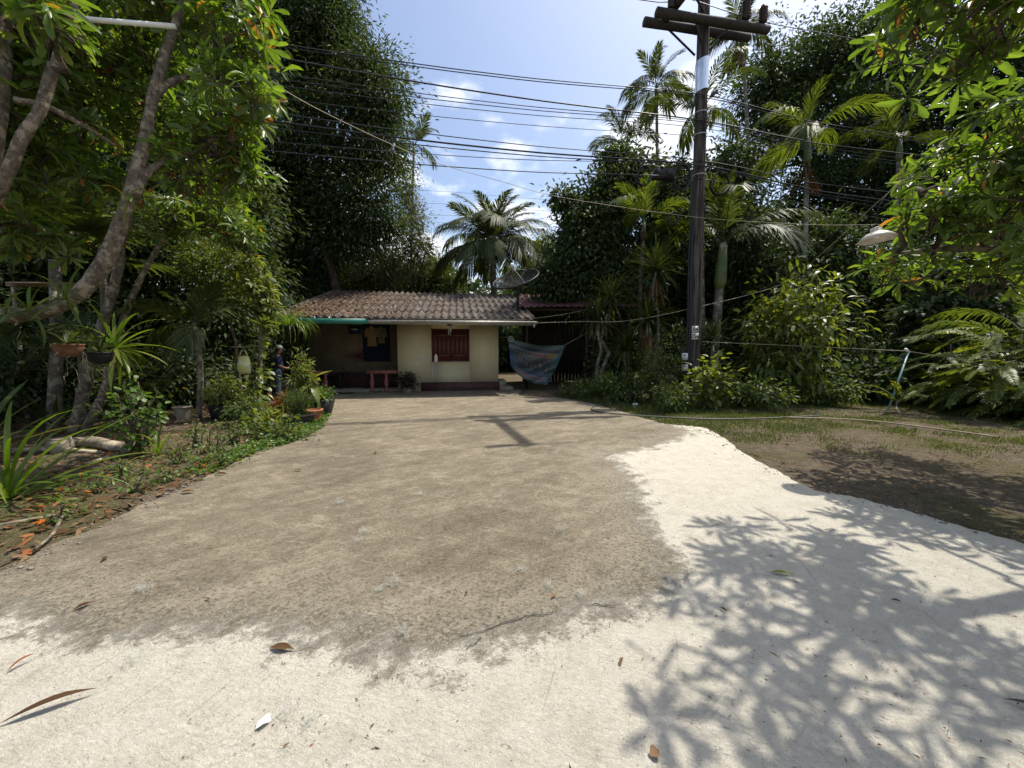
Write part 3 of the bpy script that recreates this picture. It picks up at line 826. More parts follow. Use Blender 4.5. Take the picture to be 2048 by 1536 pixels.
# power conductor over the crossarm
cable([PV(300, -190, 9.3), PV(1262, -3, 10.9), np.array(uc + dirx * -1.25 + Vector((0, 0, .50))), np.array(uc + dirx * 1.52 + Vector((0, 0, .2))), PV(1750, 86, 13.9), PV(2500, 230, 20)], .014, 'power conductor tied to the insulators over the crossarm', sub=6)
cable([np.array(be) + np.array([-9.5, -2.6, .8]), np.array(be - dirx * .35) + np.array([0, 0, .42]), np.array(be + dirx * .22) + np.array([0, 0, .42]), np.array(be) + np.array([9.5, 2.6, .8])], .014, 'power conductor on the short end arm over the yard', sub=6)
cable([np.array(pole_at(zl - .8)) + np.array([-.17, -.15, 0]), PV(1385, 170, 11.1), PV(1379, 238, 11.3)], .009, 'loose stay wire dangling from the brace to the cables')
cable([PV(490, 120, 5.6), PV(620, 210, 6.6), PV(850, 317, 8.4), PV(1000, 362, 9.6), PV(1130, 396, 10.4), PV(1390, 434, 11.2), PV(1560, 446, 10.0), PV(1700, 450, 9.2), PV(2100, 440, 7.5)], .007, 'pale drop cable crossing the pole below the coils', M_rope)
cable([np.array(H(1.18, EY, 2.56)), PV(1160, 643, 13.0), PV(1250, 642, 12.2), PV(1378, 618, 11.6), PV(1560, 570, 12), PV(1640, 510, 11), PV(1760, 400, 9), PV(1830, 350, 7)], .011, 'pale cord from the gutter end past the pole to the lampshade tree', M_rope, name='washing_line', group='cords across the yard')
cable([np.array(H(1.1, EY + .8, 2.75)), PV(1130, 628, 14.4), PV(1180, 618, 15)], .008, 'short thin wire from the roof edge to the shed', M_rope, name='washing_line', group='cords across the yard')
cable([np.array(pole_at(1.85)) + np.array([.2, -.1, 0]), PV(1600, 692, 11.0), PV(1812, 702, 10.4)], .011, 'taut cord from the pole to the tilted blue pipe', M_rope, name='washing_line', group='cords across the yard')
cable([PV(1812, 702, 10.4), PV(1900, 716, 9.6), PV(2048, 745, 8.4), PV(2300, 760, 7)], .008, 'cord running on from the blue pipe into the ferns', M_rope, name='washing_line', group='cords across the yard')
for i, (ya, yb, lab) in enumerate(((382, 397, 'far thin wire crossing the sky above the coconut palm'), (407, 420, 'far thin wire second above the coconut palm'), (430, 437, 'far thin wire level with the coconut crown'), (445, 452, 'lowest far thin wire behind the coconut crown'))):
    cable([PV(500, ya - 14, 27), PV(870, ya, 27), PV(1060, yb, 27), PV(1400, yb + 20, 27)], .010, lab, group='far wires behind the palm')
cable([PV(700, 505, 24), PV(860, 488, 22), PV(1120, 428, 18), PV(1390, 352, 11.5)], .010, 'thin service wire rising from behind the roof to the pole', group='far wires behind the palm')
# coils, splice box, bird
def coil(px, py, Y, rx, rz, label):
    c_ = P(px, py, Y); t = thing('cable_coil', label, 'cable coil', c_, 'coils of spare cable on the pole')
    r_ = random.Random(int(px))
    for j in range(4):
        m = MB(); ph = r_.random(); m.tube([c_ + Vector(((rx + .02 * r_.uniform(-1, 1)) * math.cos(a), .03 * (j - 1.5) + .02 * math.sin(a * 2 + ph), (rz + .02 * r_.uniform(-1, 1)) * math.sin(a))) for a in np.linspace(0, 2 * math.pi, 29)], .016, 5, cap=False); m.build('loop', M_cable, t, smooth=True)
coil(1288, 352, 11.0, .17, .26, 'oval coil of black cable beside the splice box, away from the pole')
coil(1364, 355, 11.2, .24, .33, 'round coil of black cable between the splice box and the pole')
coil(1440, 368, 11.5, .27, .31, 'round coil of black cable hanging on the palm side of the pole')
coil(1346, 437, 11.3, .13, .16, 'small faint coil of cable hanging on the pale drop cable')
c_ = P(1327, 348, 11.1); sb = thing('splice_box', 'black cable splice box hung on the lowest cable', 'splice box', c_)
m = MB(); m.box(c_.x - .26, c_.x + .26, 11.02, 11.2, c_.z - .13, c_.z + .13); m.build('case', M_black, sb)
for x in (-.27, .27):
    m = MB(); m.box(c_.x + x - .03, c_.x + x + .03, 11.05, 11.17, c_.z - .15, c_.z + .05); m.build('clamp', M_iron, sb)
for x in (-.12, .12):
    m = MB(); m.box(c_.x + x - .08, c_.x + x + .08, 11.005, 11.018, c_.z - .08, c_.z + .08); m.build('cover_rib', M_black, sb)
bc = P(1426, 193, 11.5)
bird = thing('bird', 'small dark bird perched on the uppermost cable by the pole', 'bird', bc)
m = MB(); ax = Vector((.75, -.25, .6)).normalized(); m.lathe([(.012, -.11), (.035, -.07), (.055, 0), (.05, .05), (.03, .085), (.035, .11), (.03, .135), (.012, .15)], bc + Vector((0, 0, .06)), 10, axis=ax)
m.lathe([(.012, .0), (.001, .03)], bc + Vector((0, 0, .06)) + ax * .145, 6, axis=(1, -.3, -.1))
m.add([tuple(bc + Vector((0, 0, .06)) + ax * -.07 + Vector(q)) for q in ((-.0, -.02, .012), (0, .02, .012), (-.13, .025, -.10), (-.13, -.025, -.10), (-.0, -.02, -.004), (0, .02, -.004), (-.13, .025, -.11), (-.13, -.025, -.11))], [[(0, 1, 2, 3), (4, 7, 6, 5), (0, 3, 7, 4), (1, 5, 6, 2), (2, 6, 7, 3)]])
m.tube([bc + Vector((.01, 0, .03)), bc + Vector((.01, 0, -.02))], .006, 5)
m.build('body', plain('bird_grey', (.05, .055, .065), .7, .3), bird, smooth=True)
# ------------------------------------------------------------------ plant kit
def nrm_(a): return a / (np.linalg.norm(a, axis=-1, keepdims=True) + 1e-9)
T2 = (np.array([(0, 0, 0), (.5, .42, .05), (0, 1, -.10), (-.5, .42, .05)], float), np.array([(0, 1, 2), (0, 2, 3)]))
TOB = (np.array([(0, 0, 0), (0, .5, .02), (0, 1, -.16), (.20, .30, .05), (.46, .62, .045), (.34, .90, -.07), (-.20, .30, .05), (-.46, .62, .045), (-.34, .90, -.07)], float),
       np.array([(0, 3, 1), (3, 4, 1), (1, 4, 5), (1, 5, 2), (0, 1, 6), (6, 1, 7), (1, 8, 7), (1, 2, 8)]))
TLA = (np.array([(0, 0, 0), (0, .5, .0), (0, 1, -.22), (.42, .28, .05), (.46, .58, .0), (-.42, .28, .05), (-.46, .58, .0)], float),
       np.array([(0, 3, 1), (3, 4, 1), (1, 4, 2), (0, 1, 5), (5, 1, 6), (1, 2, 6)]))
TRO = (np.array([(0, 0, 0), (0, .55, -.03), (0, 1, -.12), (.44, .25, .07), (.5, .6, .05), (.25, .9, -.04), (-.44, .25, .07), (-.5, .6, .05), (-.25, .9, -.04)], float),
       np.array([(0, 3, 1), (3, 4, 1), (1, 4, 5), (1, 5, 2), (0, 1, 6), (6, 1, 7), (1, 8, 7), (1, 2, 8)]))
def frames(D, U):
    D = nrm_(D); S = nrm_(np.cross(D, U)); N = np.cross(S, D); return D, S, N
def leaf_cloud(Pp, D, U, L, Wd, tm):
    tv, tf = tm; n = len(Pp); D, S, N = frames(D, U)
    L = np.broadcast_to(np.asarray(L, float), (n,)); Wd = np.broadcast_to(np.asarray(Wd, float), (n,))
    V = (Pp[:, None] + S[:, None] * (tv[None, :, 0:1] * Wd[:, None, None]) + D[:, None] * (tv[None, :, 1:2] * L[:, None, None]) + N[:, None] * (tv[None, :, 2:3] * L[:, None, None]))
    F = (tf[None] + (np.arange(n) * len(tv))[:, None, None]).reshape(-1, 3)
    return V.reshape(-1, 3), F
def leaf_obj(name, Pp, D, U, L, Wd, tm, mat, parent, rs, kind=None, rndrange=(0, 1)):
    V, F = leaf_cloud(Pp, D, U, L, Wd, tm)
    rnd = np.repeat(rs.uniform(*rndrange, len(Pp)), len(tm[0])) * .999
    o = obj(name, V, [F], mat, parent, rnd=rnd)
    if kind: o['kind'] = kind
    return o
def rdir(rs, n): return nrm_(rs.normal(size=(n, 3)))

G_DARK = leaf_mat('leaf_dark', [(0, (.030, .046, .021)), (.5, (.052, .076, .031)), (.9, (.084, .112, .044)), (1, (.12, .13, .045))], .60, .28, (1.6, 1.7, .6), .2)
G_MID = leaf_mat('leaf_mid', [(0, (0.0532, 0.0830, 0.0218)), (.5, (0.0871, 0.1302, 0.0315)), (.92, (0.1355, 0.1851, 0.0460)), (1, (0.2310, 0.1870, 0.0385))], .50, .38, (1.8, 1.7, .5), .32)
G_ROS = leaf_mat('leaf_rosette', [(0, (0.0737, 0.1144, 0.0260)), (.5, (0.1173, 0.1739, 0.0358)), (.90, (0.1841, 0.2442, 0.0551)), (.965, (0.2233, 0.2382, 0.0585)), (.975, (0.3634, 0.1388, 0.0442)), (1, (0.2856, 0.1041, 0.0442))], .38, .46, (1.65, 1.8, .45))
G_BRT = leaf_mat('leaf_bright', [(0, (0.0945, 0.1300, 0.0240)), (.5, (0.1440, 0.1850, 0.0340)), (1, (0.2250, 0.2500, 0.0600))], .42, .45, (1.7, 1.6, .5))
G_GREY = leaf_mat('leaf_greyish', [(0, (.070, .078, .036)), (.5, (.108, .115, .055)), (1, (.16, .155, .08))], .55, .3, (1.6, 1.6, .6), .3)
G_PALM = leaf_mat('leaf_palm', [(0, (.034, .050, .017)), (.6, (.056, .076, .024)), (1, (.10, .115, .036))], .5, .36, (1.7, 1.7, .5), .25)
G_PALMB = leaf_mat('leaf_palm_bright', [(0, (.060, .088, .02)), (.6, (.095, .128, .026)), (1, (.15, .165, .04))], .5, .46, (1.7, 1.7, .5), .25)
G_COCO = leaf_mat('leaf_coconut', [(0, (.055, .075, .030)), (.6, (.085, .105, .045)), (1, (.14, .14, .07))], .55, .32, (1.6, 1.6, .6), .22)
G_YEL = leaf_mat('leaf_lily', [(0, (.075, .12, .015)), (.6, (.12, .17, .02)), (1, (.22, .24, .04))], .40, .40)
G_RED = leaf_mat('leaf_croton', [(0, (.20, .03, .02)), (.4, (.30, .08, .03)), (.7, (.24, .17, .03)), (1, (.08, .12, .02))], .35, .35, (1.6, 1.0, .6))
G_WINE = leaf_mat('leaf_wine', [(0, (.035, .014, .016)), (.6, (.06, .03, .025)), (1, (.04, .05, .02))], .45, .2, (1.4, 1.0, .8))
G_DRY = leaf_mat('leaf_dry', [(0, (.075, .038, .018)), (.5, (.15, .080, .036)), (.85, (.24, .145, .075)), (1, (.30, .10, .03))], .75, .18, (1.3, 1.0, .6), .2)
G_GRASS = leaf_mat('leaf_grass', [(0, (0.0595, 0.0862, 0.0177)), (.6, (0.1125, 0.1323, 0.0329)), (1, (0.1955, 0.1782, 0.0633))], .55, .35)
G_COVER = leaf_mat('leaf_cover', [(0, (0.0633, 0.1150, 0.0184)), (.6, (0.0978, 0.1610, 0.0253)), (1, (0.1495, 0.1955, 0.0403))], .5, .35)
B_GREY = bark_mat('bark_grey', (.055, .042, .030), (.165, .135, .10), 18, 1.4, .9)
B_DARK = bark_mat('bark_dark', (.030, .023, .017), (.085, .068, .05), 7, 4)
B_PALM = bark_mat('bark_palm', (.075, .065, .05), (.19, .17, .135), 9, .35)
B_SHAFT = plain('crownshaft_green', (.085, .115, .035), .45, .25, 4)
B_LOG = bark_mat('bark_log', (.11, .085, .06), (.30, .25, .18), 8, 3)

def blob(px, py, rx, rz, Y, ry=None):
    c = P(px, py, Y); dep = proj(c)[2]
    return (c.x, c.y, c.z, rx / FPX * dep, ry if ry else rx / FPX * dep, rz / FPX * dep)
def sample_blobs(blobs, n, rs, shell=.5):
    b = np.array(blobs, float); w = (b[:, 3] * b[:, 4] + b[:, 3] * b[:, 5] + b[:, 4] * b[:, 5]); w /= w.sum()
    i = rs.choice(len(b), n, p=w); d = rdir(rs, n); r = rs.random(n) ** shell
    return b[i, :3] + d * b[i, 3:6] * r[:, None], d, i
def limb(a, b_, r0, r1, rs, wob=.08, n=6):
    a, b_ = np.array(a, float), np.array(b_, float); t = np.linspace(0, 1, n)[:, None]
    L = np.linalg.norm(b_ - a); p = a + (b_ - a) * t + rs.normal(size=(n, 3)) * wob * L * np.sin(np.pi * t)
    p[:, 2] += .10 * L * np.sin(np.pi * t[:, 0]) * .5
    return p, np.linspace(r0, r1, n)
def broad_tree(name, label, base, blobs, nleaf, L, Wd, mat, seed, clump=.55, per=55, tr=.22, group=None, tm=T2, droop=.45, bark=None, twigs=40, cat='tree', shell=.45, core=.12):
    rs = np.random.default_rng(seed); bx, by = base
    t = thing(name, label, cat, (bx, by, 0), group)
    b = np.array(blobs, float); m = MB()
    top = b[:, :3].mean(0); zf = max(.25 * top[2], b[:, 2].min() * .5)
    fork = np.array([bx + (top[0] - bx) * .35, by + (top[1] - by) * .35, zf])
    p, r = limb((bx, by, -.05), fork, tr, tr * .75, rs, .03); m.tube(p, r, 8, cap=False)
    p2, r2 = limb(fork, top + [0, 0, b[:, 5].max() * .4], tr * .75, tr * .2, rs, .05, 8); m.tube(p2, r2, 8)
    for q in b:
        s = p2[int(np.clip((q[2] - fork[2]) / max(.1, top[2] - fork[2]) * 4, 0, 5))]
        pp, r = limb(s, q[:3], tr * .4, tr * .12, rs, .08); m.tube(pp, r, 6)
    cl, cd, ci = sample_blobs(blobs, max(8, nleaf // per), rs, shell)
    for j in rs.choice(len(cl), min(twigs, len(cl)), replace=False):
        pp, r = limb(b[ci[j], :3], cl[j], tr * .12, .008, rs, .08, 5); m.tube(pp, r, 4)
    m.build('trunk', bark or B_DARK, t, smooth=True)
    kk = rs.integers(0, len(cl), nleaf)
    off = rs.normal(size=(nleaf, 3)) * clump * np.array([1, 1, .62]); sz = rs.uniform(.6, 1.25, len(cl))[kk]
    off *= sz[:, None]
    Pp = cl[kk] + off; Pp[:, 2] = np.maximum(Pp[:, 2], .05)
    D = nrm_(off) * .7 + cd[kk] * .4 + rdir(rs, nleaf) * .6 + np.array([0, 0, -droop])
    U = np.array([0, 0, 1.0]) + rs.normal(size=(nleaf, 3)) * .55
    tint = rs.random(len(cl))[kk] * .45 + rs.random(nleaf) * .55
    V, F = leaf_cloud(Pp, D, U, L * rs.uniform(.7, 1.25, nleaf), Wd * rs.uniform(.75, 1.2, nleaf), tm)
    obj('crown', V, [F], mat, t, rnd=np.repeat(tint, len(tm[0])) * .999)
    if core:
        ni = int(nleaf * core); ic, idr, _ = sample_blobs([(q[0], q[1], q[2], q[3] * .72, q[4] * .72, q[5] * .72) for q in blobs], ni, rs, .34)
        V, F = leaf_cloud(ic, idr + rdir(rs, ni) + [0, 0, -droop], np.array([0, 0, 1.0]) + rs.normal(size=(ni, 3)) * .6, L * 2.0 * rs.uniform(.7, 1.2, ni), Wd * 2.4 * rs.uniform(.7, 1.2, ni), T2)
        obj('inner_crown', V, [F], mat, t, rnd=np.repeat(rs.random(ni), 4) * .999)
    return t

# palm fronds -------------------------------------------------------
def rachis(L, e0, e1, n=14, power=1.3):
    t = np.linspace(0, 1, n); e = e0 + (e1 - e0) * t ** power; ds = L / (n - 1)
    x = np.concatenate([[0], np.cumsum(np.cos(e[:-1]) * ds)]); z = np.concatenate([[0], np.cumsum(np.sin(e[:-1]) * ds)])
    return np.stack([x, np.zeros(n), z], 1), e
def frond_mesh(name, L, n, ll, lw, e0, e1, ang, droop, mat, seed, bare=.18, rr=.018, power=1.3):
    """one pinnate frond along +X: a rachis and two rows of leaflets"""
    rs = np.random.default_rng(seed); p, e = rachis(L, e0, e1, 14, power)
    V0, F0 = tube(p, np.linspace(rr, rr * .2, 14), 5); Vs, Fs, k = [V0], [], len(V0); Q = [F0[0]]; T = [F0[1]]
    rn = [np.full(len(V0), .85)]
    for s in (-1, 1):
        for i in range(n):
            t = bare + (1 - bare) * (i + .5 * (s > 0) + rs.uniform(-.3, .3)) / n; t = min(max(t, .02), .995)
            f = t * 13; a = int(f); b0 = p[a] + (p[min(a + 1, 13)] - p[a]) * (f - a); ea = e[a]
            tx = np.array([math.cos(ea), 0, math.sin(ea)]); up = np.array([-math.sin(ea), 0, math.cos(ea)]); sd = np.array([0, s, 0.0])
            an = ang * (1 - .45 * t) + rs.normal() * .06; u = (t - bare) / (1 - bare)
            l = ll * (.35 + .65 * math.sin(math.pi * min(1, .18 + .80 * u))) * rs.uniform(.9, 1.08)
            d = math.cos(an) * tx + math.sin(an) * sd + up * (.18 + rs.normal() * .06)
            wv = nrm_(np.cross(d, up)) * lw * .5
            dz = np.array([0, 0, -1.0])
            q0 = b0; q1 = b0 + d * l * .5 + dz * droop * l * .14; q2 = b0 + d * l * .95 + dz * droop * l * .55
            Vs.append(np.array([q0 - wv * .35, q0 + wv * .35, q1 - wv + up * lw * .12, q1 + wv + up * lw * .12, q2])); Q.append(np.array([(0, 1, 3, 2)]) + k); T.append(np.array([(2, 3, 4)]) + k); k += 5
            rn.append(np.full(5, rs.random() * .999))
    return mesh_data(name, np.concatenate(Vs), [np.concatenate(Q), np.concatenate(T)], mat, np.concatenate(rn))
def frond_set(kind, L, ll, lw, n, mat, seed, old=True):
    if kind == 'areca': sp = [(1.35, .35, .75, .5), (.95, -.75, .8, 1.0), (.45, -1.35, .8, 1.5)]
    elif kind == 'coco': sp = [(1.3, .2, .8, .6), (.85, -.75, .85, 1.2), (.3, -1.25, .85, 1.6)]
    else: sp = [(1.2, .3, .6, .2), (.8, -.3, .6, .4), (.4, -.8, .6, .6)]
    return [frond_mesh('frond', L * s, n, ll, lw, a, b_, c_, d_, mat, seed + i) for i, ((a, b_, c_, d_), s) in enumerate(zip(sp, (.85, 1, .95)))]
def palm(name, label, base, top, fronds, nf, tr=.08, shaft=.9, seed=0, group=None, dry=0, dry_mesh=None, up=.3, mid=.4, tiltmax=.12, cat='palm', az0=None, shaft_mat=None, trunk_mat=None):
    rs = np.random.default_rng(seed); base = np.array(base, float); top = np.array(top, float)
    t = thing(name, label, cat, tuple(base), group)
    n = 12; q = np.linspace(0, 1, n)[:, None]; p = base + (top - base) * q; p[:, :2] += (rs.normal(size=2) * .12) * np.sin(np.pi * q)
    r = tr * (1.25 - .35 * q[:, 0]); r[0] *= 1.3
    m = MB(); m.tube(p, r, 8); m.build('trunk', trunk_mat or B_PALM, t, smooth=True)
    if shaft:
        m = MB(); u = nrm_(top - p[-2]); m.tube([top - u * shaft, top - u * shaft * .8, top - u * shaft * .4, top + u * .05], [tr * .95, tr * 1.45, tr * 1.25, tr * .7], 9); m.build('crownshaft', shaft_mat or B_SHAFT, t, smooth=True)
    ga = 2.399
    a0 = rs.random() * 6.28 if az0 is None else az0
    for i in range(nf):
        u = (i + .5) / nf; v = 0 if u < up else (1 if u < up + mid else 2)
        M = Matrix.Translation(Vector(top) - Vector((0, 0, .12 * u))) @ Matrix.Rotation(a0 + i * ga + rs.normal() * .15, 4, 'Z') @ Matrix.Rotation(rs.uniform(-tiltmax, tiltmax), 4, 'Y') @ Matrix.Rotation(rs.uniform(-.5, .5), 4, 'X') @ Matrix.Scale(rs.uniform(.85, 1.1), 4)
        inst('frond', fronds[v], t, M)
    for i in range(dry):
        M = Matrix.Translation(Vector(top) - Vector((0, 0, .6))) @ Matrix.Rotation(rs.random() * 6.28, 4, 'Z') @ Matrix.Rotation(.9, 4, 'Y') @ Matrix.Scale(.7, 4)
        inst('dry_frond', dry_mesh, t, M)
    return t
# strap-leaved plants ---------------------------------------------------
def blade_arrays(L, Wd, e0, e1, nseg=7, fold=.25, power=1.4):
    p, e = rachis(L, e0, e1, nseg + 1, power); t = np.linspace(0, 1, nseg + 1)
    w = Wd * .5 * np.minimum(1, .55 + 1.6 * t) * np.clip((1 - t) * 2.6, 0, 1) ** .7
    up = np.stack([-np.sin(e), np.zeros_like(e), np.cos(e)], 1)
    V = np.stack([p - np.stack([0 * w, w, 0 * w], 1) + up * (w * fold)[:, None], p, p + np.stack([0 * w, w, 0 * w], 1) + up * (w * fold)[:, None]], 1).reshape(-1, 3)
    Q = [(i * 3 + j, i * 3 + j + 1, i * 3 + j + 4, i * 3 + j + 3) for i in range(nseg) for j in range(2)]
    return V, np.array(Q)
def strap_head(c, n, L, Wd, rs, emin=-.5, emax=1.45, bend=.9, nseg=6):
    """a head of many strap leaves as arrays"""
    Vs, Qs, rn, k = [], [], [], 0
    for i in range(n):
        u = (i + rs.random()) / n; e0 = emax + (emin - emax) * u
        l = L * rs.uniform(.8, 1.12); V, Q = blade_arrays(l, Wd * rs.uniform(.8, 1.15), e0, e0 - bend * rs.uniform(.35, 1.3), nseg)
        a = i * 2.399 + rs.normal() * .2; ca, sa = math.cos(a), math.sin(a)
        V = V @ np.array([[ca, sa, 0], [-sa, ca, 0], [0, 0, 1]]) + np.array(c)
        Vs.append(V); Qs.append(Q + k); k += len(V); rn.append(np.full(len(V), rs.random() * .999))
    return np.concatenate(Vs), np.concatenate(Qs), np.concatenate(rn)
def dracaena(name, label, base, heads, n, L, Wd, mat, seed, tr=.05, skirt=0, group=None, cat='plant', bend=.9, emin=-.6):
    rs = np.random.default_rng(seed); t = thing(name, label, cat, tuple(base), group); m = MB(); base = np.array(base, float)
    for h in heads:
        p, r = limb(base, h, tr, tr * .7, rs, .03); m.tube(p, r, 7)
    m.build('trunk', B_PALM, t, smooth=True)
    for h in heads:
        V, Q, rn = strap_head(h, n, L, Wd, rs, emin=emin, bend=bend); obj('leaf_head', V, [Q], mat, t, rnd=rn)
        if skirt:
            V, Q, rn = strap_head(np.array(h) - [0, 0, .25], skirt, L * .9, Wd * .8, rs, emin=-1.4, emax=-.9, bend=.4); obj('dead_skirt', V, [Q], G_DRY, t, rnd=rn)
    return t
def strap_plant(name, label, c, n, L, Wd, mat, seed, emin=.1, emax=1.4, bend=1.0, cat='plant', group=None, sector=None, stem=None):
    """near plant: every strap leaf an object of its own"""
    rs = np.random.default_rng(seed); t = thing(name, label, cat, tuple(c), group)
    ms = []
    for v in range(4):
        V, Q = blade_arrays(1.0, Wd / L, 0, -bend * (.5 + .3 * v), 9, .3); rn = np.full(len(V), .13 * v)
        ms.append(mesh_data('leaf', V, [Q], mat, rn, smooth=True))
    if stem is not None:
        m = MB(); m.tube([c + Vector(stem), c], [.03, .035], 7); m.build('stem', B_PALM, t)
    for i in range(n):
        u = (i + .5) / n; e = emax + (emin - emax) * u + rs.normal() * .06
        a = i * 2.399 if sector is None else sector[0] + (sector[1] - sector[0]) * rs.random()
        M = Matrix.Translation(Vector(c)) @ Matrix.Rotation(a, 4, 'Z') @ Matrix.Rotation(-e, 4, 'Y') @ Matrix.Rotation(rs.uniform(-.35, .35), 4, 'X') @ Matrix.Scale(L * rs.uniform(.75, 1.15), 4)
        inst('leaf', ms[int(rs.integers(4))], t, M)
    return t
def shrub(name, label, base, h, rx, nleaf, L, Wd, mat, seed, tm=TLA, nst=9, group=None, droop=.3, cat='shrub', clump=None, zmin=.03, ry=None, kind_parts=True, lean=(0, 0)):
    """several stems from one root, leaves set along and round them"""
    rs = np.random.default_rng(seed); base = np.array((base[0], base[1], base[2] if len(base) > 2 else 0.0)); ry = ry or rx
    t = thing(name, label, cat, tuple(base), group); m = MB(); tips, dirs = [], []
    for i in range(nst):
        a = i * 2.399 + rs.normal() * .3; rr_ = math.sqrt((i + .6) / nst)
        e = base + np.array([math.cos(a) * rx * rr_ + lean[0], math.sin(a) * ry * rr_ + lean[1], h * (1.02 - .42 * rr_ * rr_) * rs.uniform(.82, 1.05)])
        p, r = limb(base + rs.normal(size=3) * [.03, .03, 0], e, .006 + .012 * h, .005, rs, .05, 7); m.tube(p, r, 5)
        for q in range(4):
            b0 = p[rs.integers(1, 6)]; e2 = b0 + (rdir(rs, 1)[0] * [1, 1, .5] + [0, 0, .25]) * rx * .42
            pp, r = limb(b0, e2, .006, .003, rs, .05, 4); m.tube(pp, r, 4); tips.append(pp)
        tips.append(p[1:])
    m.build('stem', B_DARK, t, smooth=True)
    tp = np.concatenate(tips); tp = tp[tp[:, 2] > base[2] + zmin * h]
    k = rs.integers(0, len(tp), nleaf); s = clump or rx * .13
    off = rs.normal(size=(nleaf, 3)) * s; Pp = tp[k] + off * .8; Pp[:, 2] = np.maximum(Pp[:, 2], base[2] + .02)
    out = tp[k] - base - [0, 0, h * .45]
    D = nrm_(off) * .8 + nrm_(out) * .4 + rdir(rs, nleaf) * .4 + [0, 0, -droop]
    U = np.array([0, 0, 1.0]) + rs.normal(size=(nleaf, 3)) * .4
    leaf_obj('foliage', Pp, D, U, L * rs.uniform(.65, 1.2, nleaf), Wd * rs.uniform(.7, 1.2, nleaf), tm, mat, t, rs)
    return t

def fern_bush(name, label, base, h, rx, nf, fr, seed, group=None, ry=None, cat='shrub'):
    """leaning stems set with feathery pinnate fronds"""
    rs = np.random.default_rng(seed); base = np.array((base[0], base[1], 0.0)); ry = ry or rx; t = thing(name, label, cat, tuple(base), group); m = MB(); nodes = []
    for i in range(max(5, nf // 9)):
        a = i * 2.399 + rs.normal() * .3; rr_ = math.sqrt((i + .5) / max(5, nf // 9)); hh = h * rs.uniform(.45, 1.0) * (1.05 - .35 * rr_)
        p, r = limb(base + rs.normal(size=3) * [.15 * rx, .15 * ry, 0], base + [math.cos(a) * rx * rr_ * .8, math.sin(a) * ry * rr_ * .8, hh], .02, .006, rs, .06, 8); m.tube(p, r, 5); nodes.append(p[2:])
    m.build('stem', B_DARK, t, smooth=True); nodes = np.concatenate(nodes)
    for i in range(nf):
        p = nodes[rs.integers(len(nodes))]; out = math.atan2(p[1] - base[1], p[0] - base[0]) + rs.normal() * .9
        M = Matrix.Translation(Vector(p)) @ Matrix.Rotation(out, 4, 'Z') @ Matrix.Rotation(rs.uniform(-.3, .5), 4, 'Y') @ Matrix.Rotation(rs.uniform(-.6, .6), 4, 'X') @ Matrix.Scale(rs.uniform(.6, 1.15), 4)
        inst('frond', fr[int(rs.integers(len(fr)))], t, M)
    return t
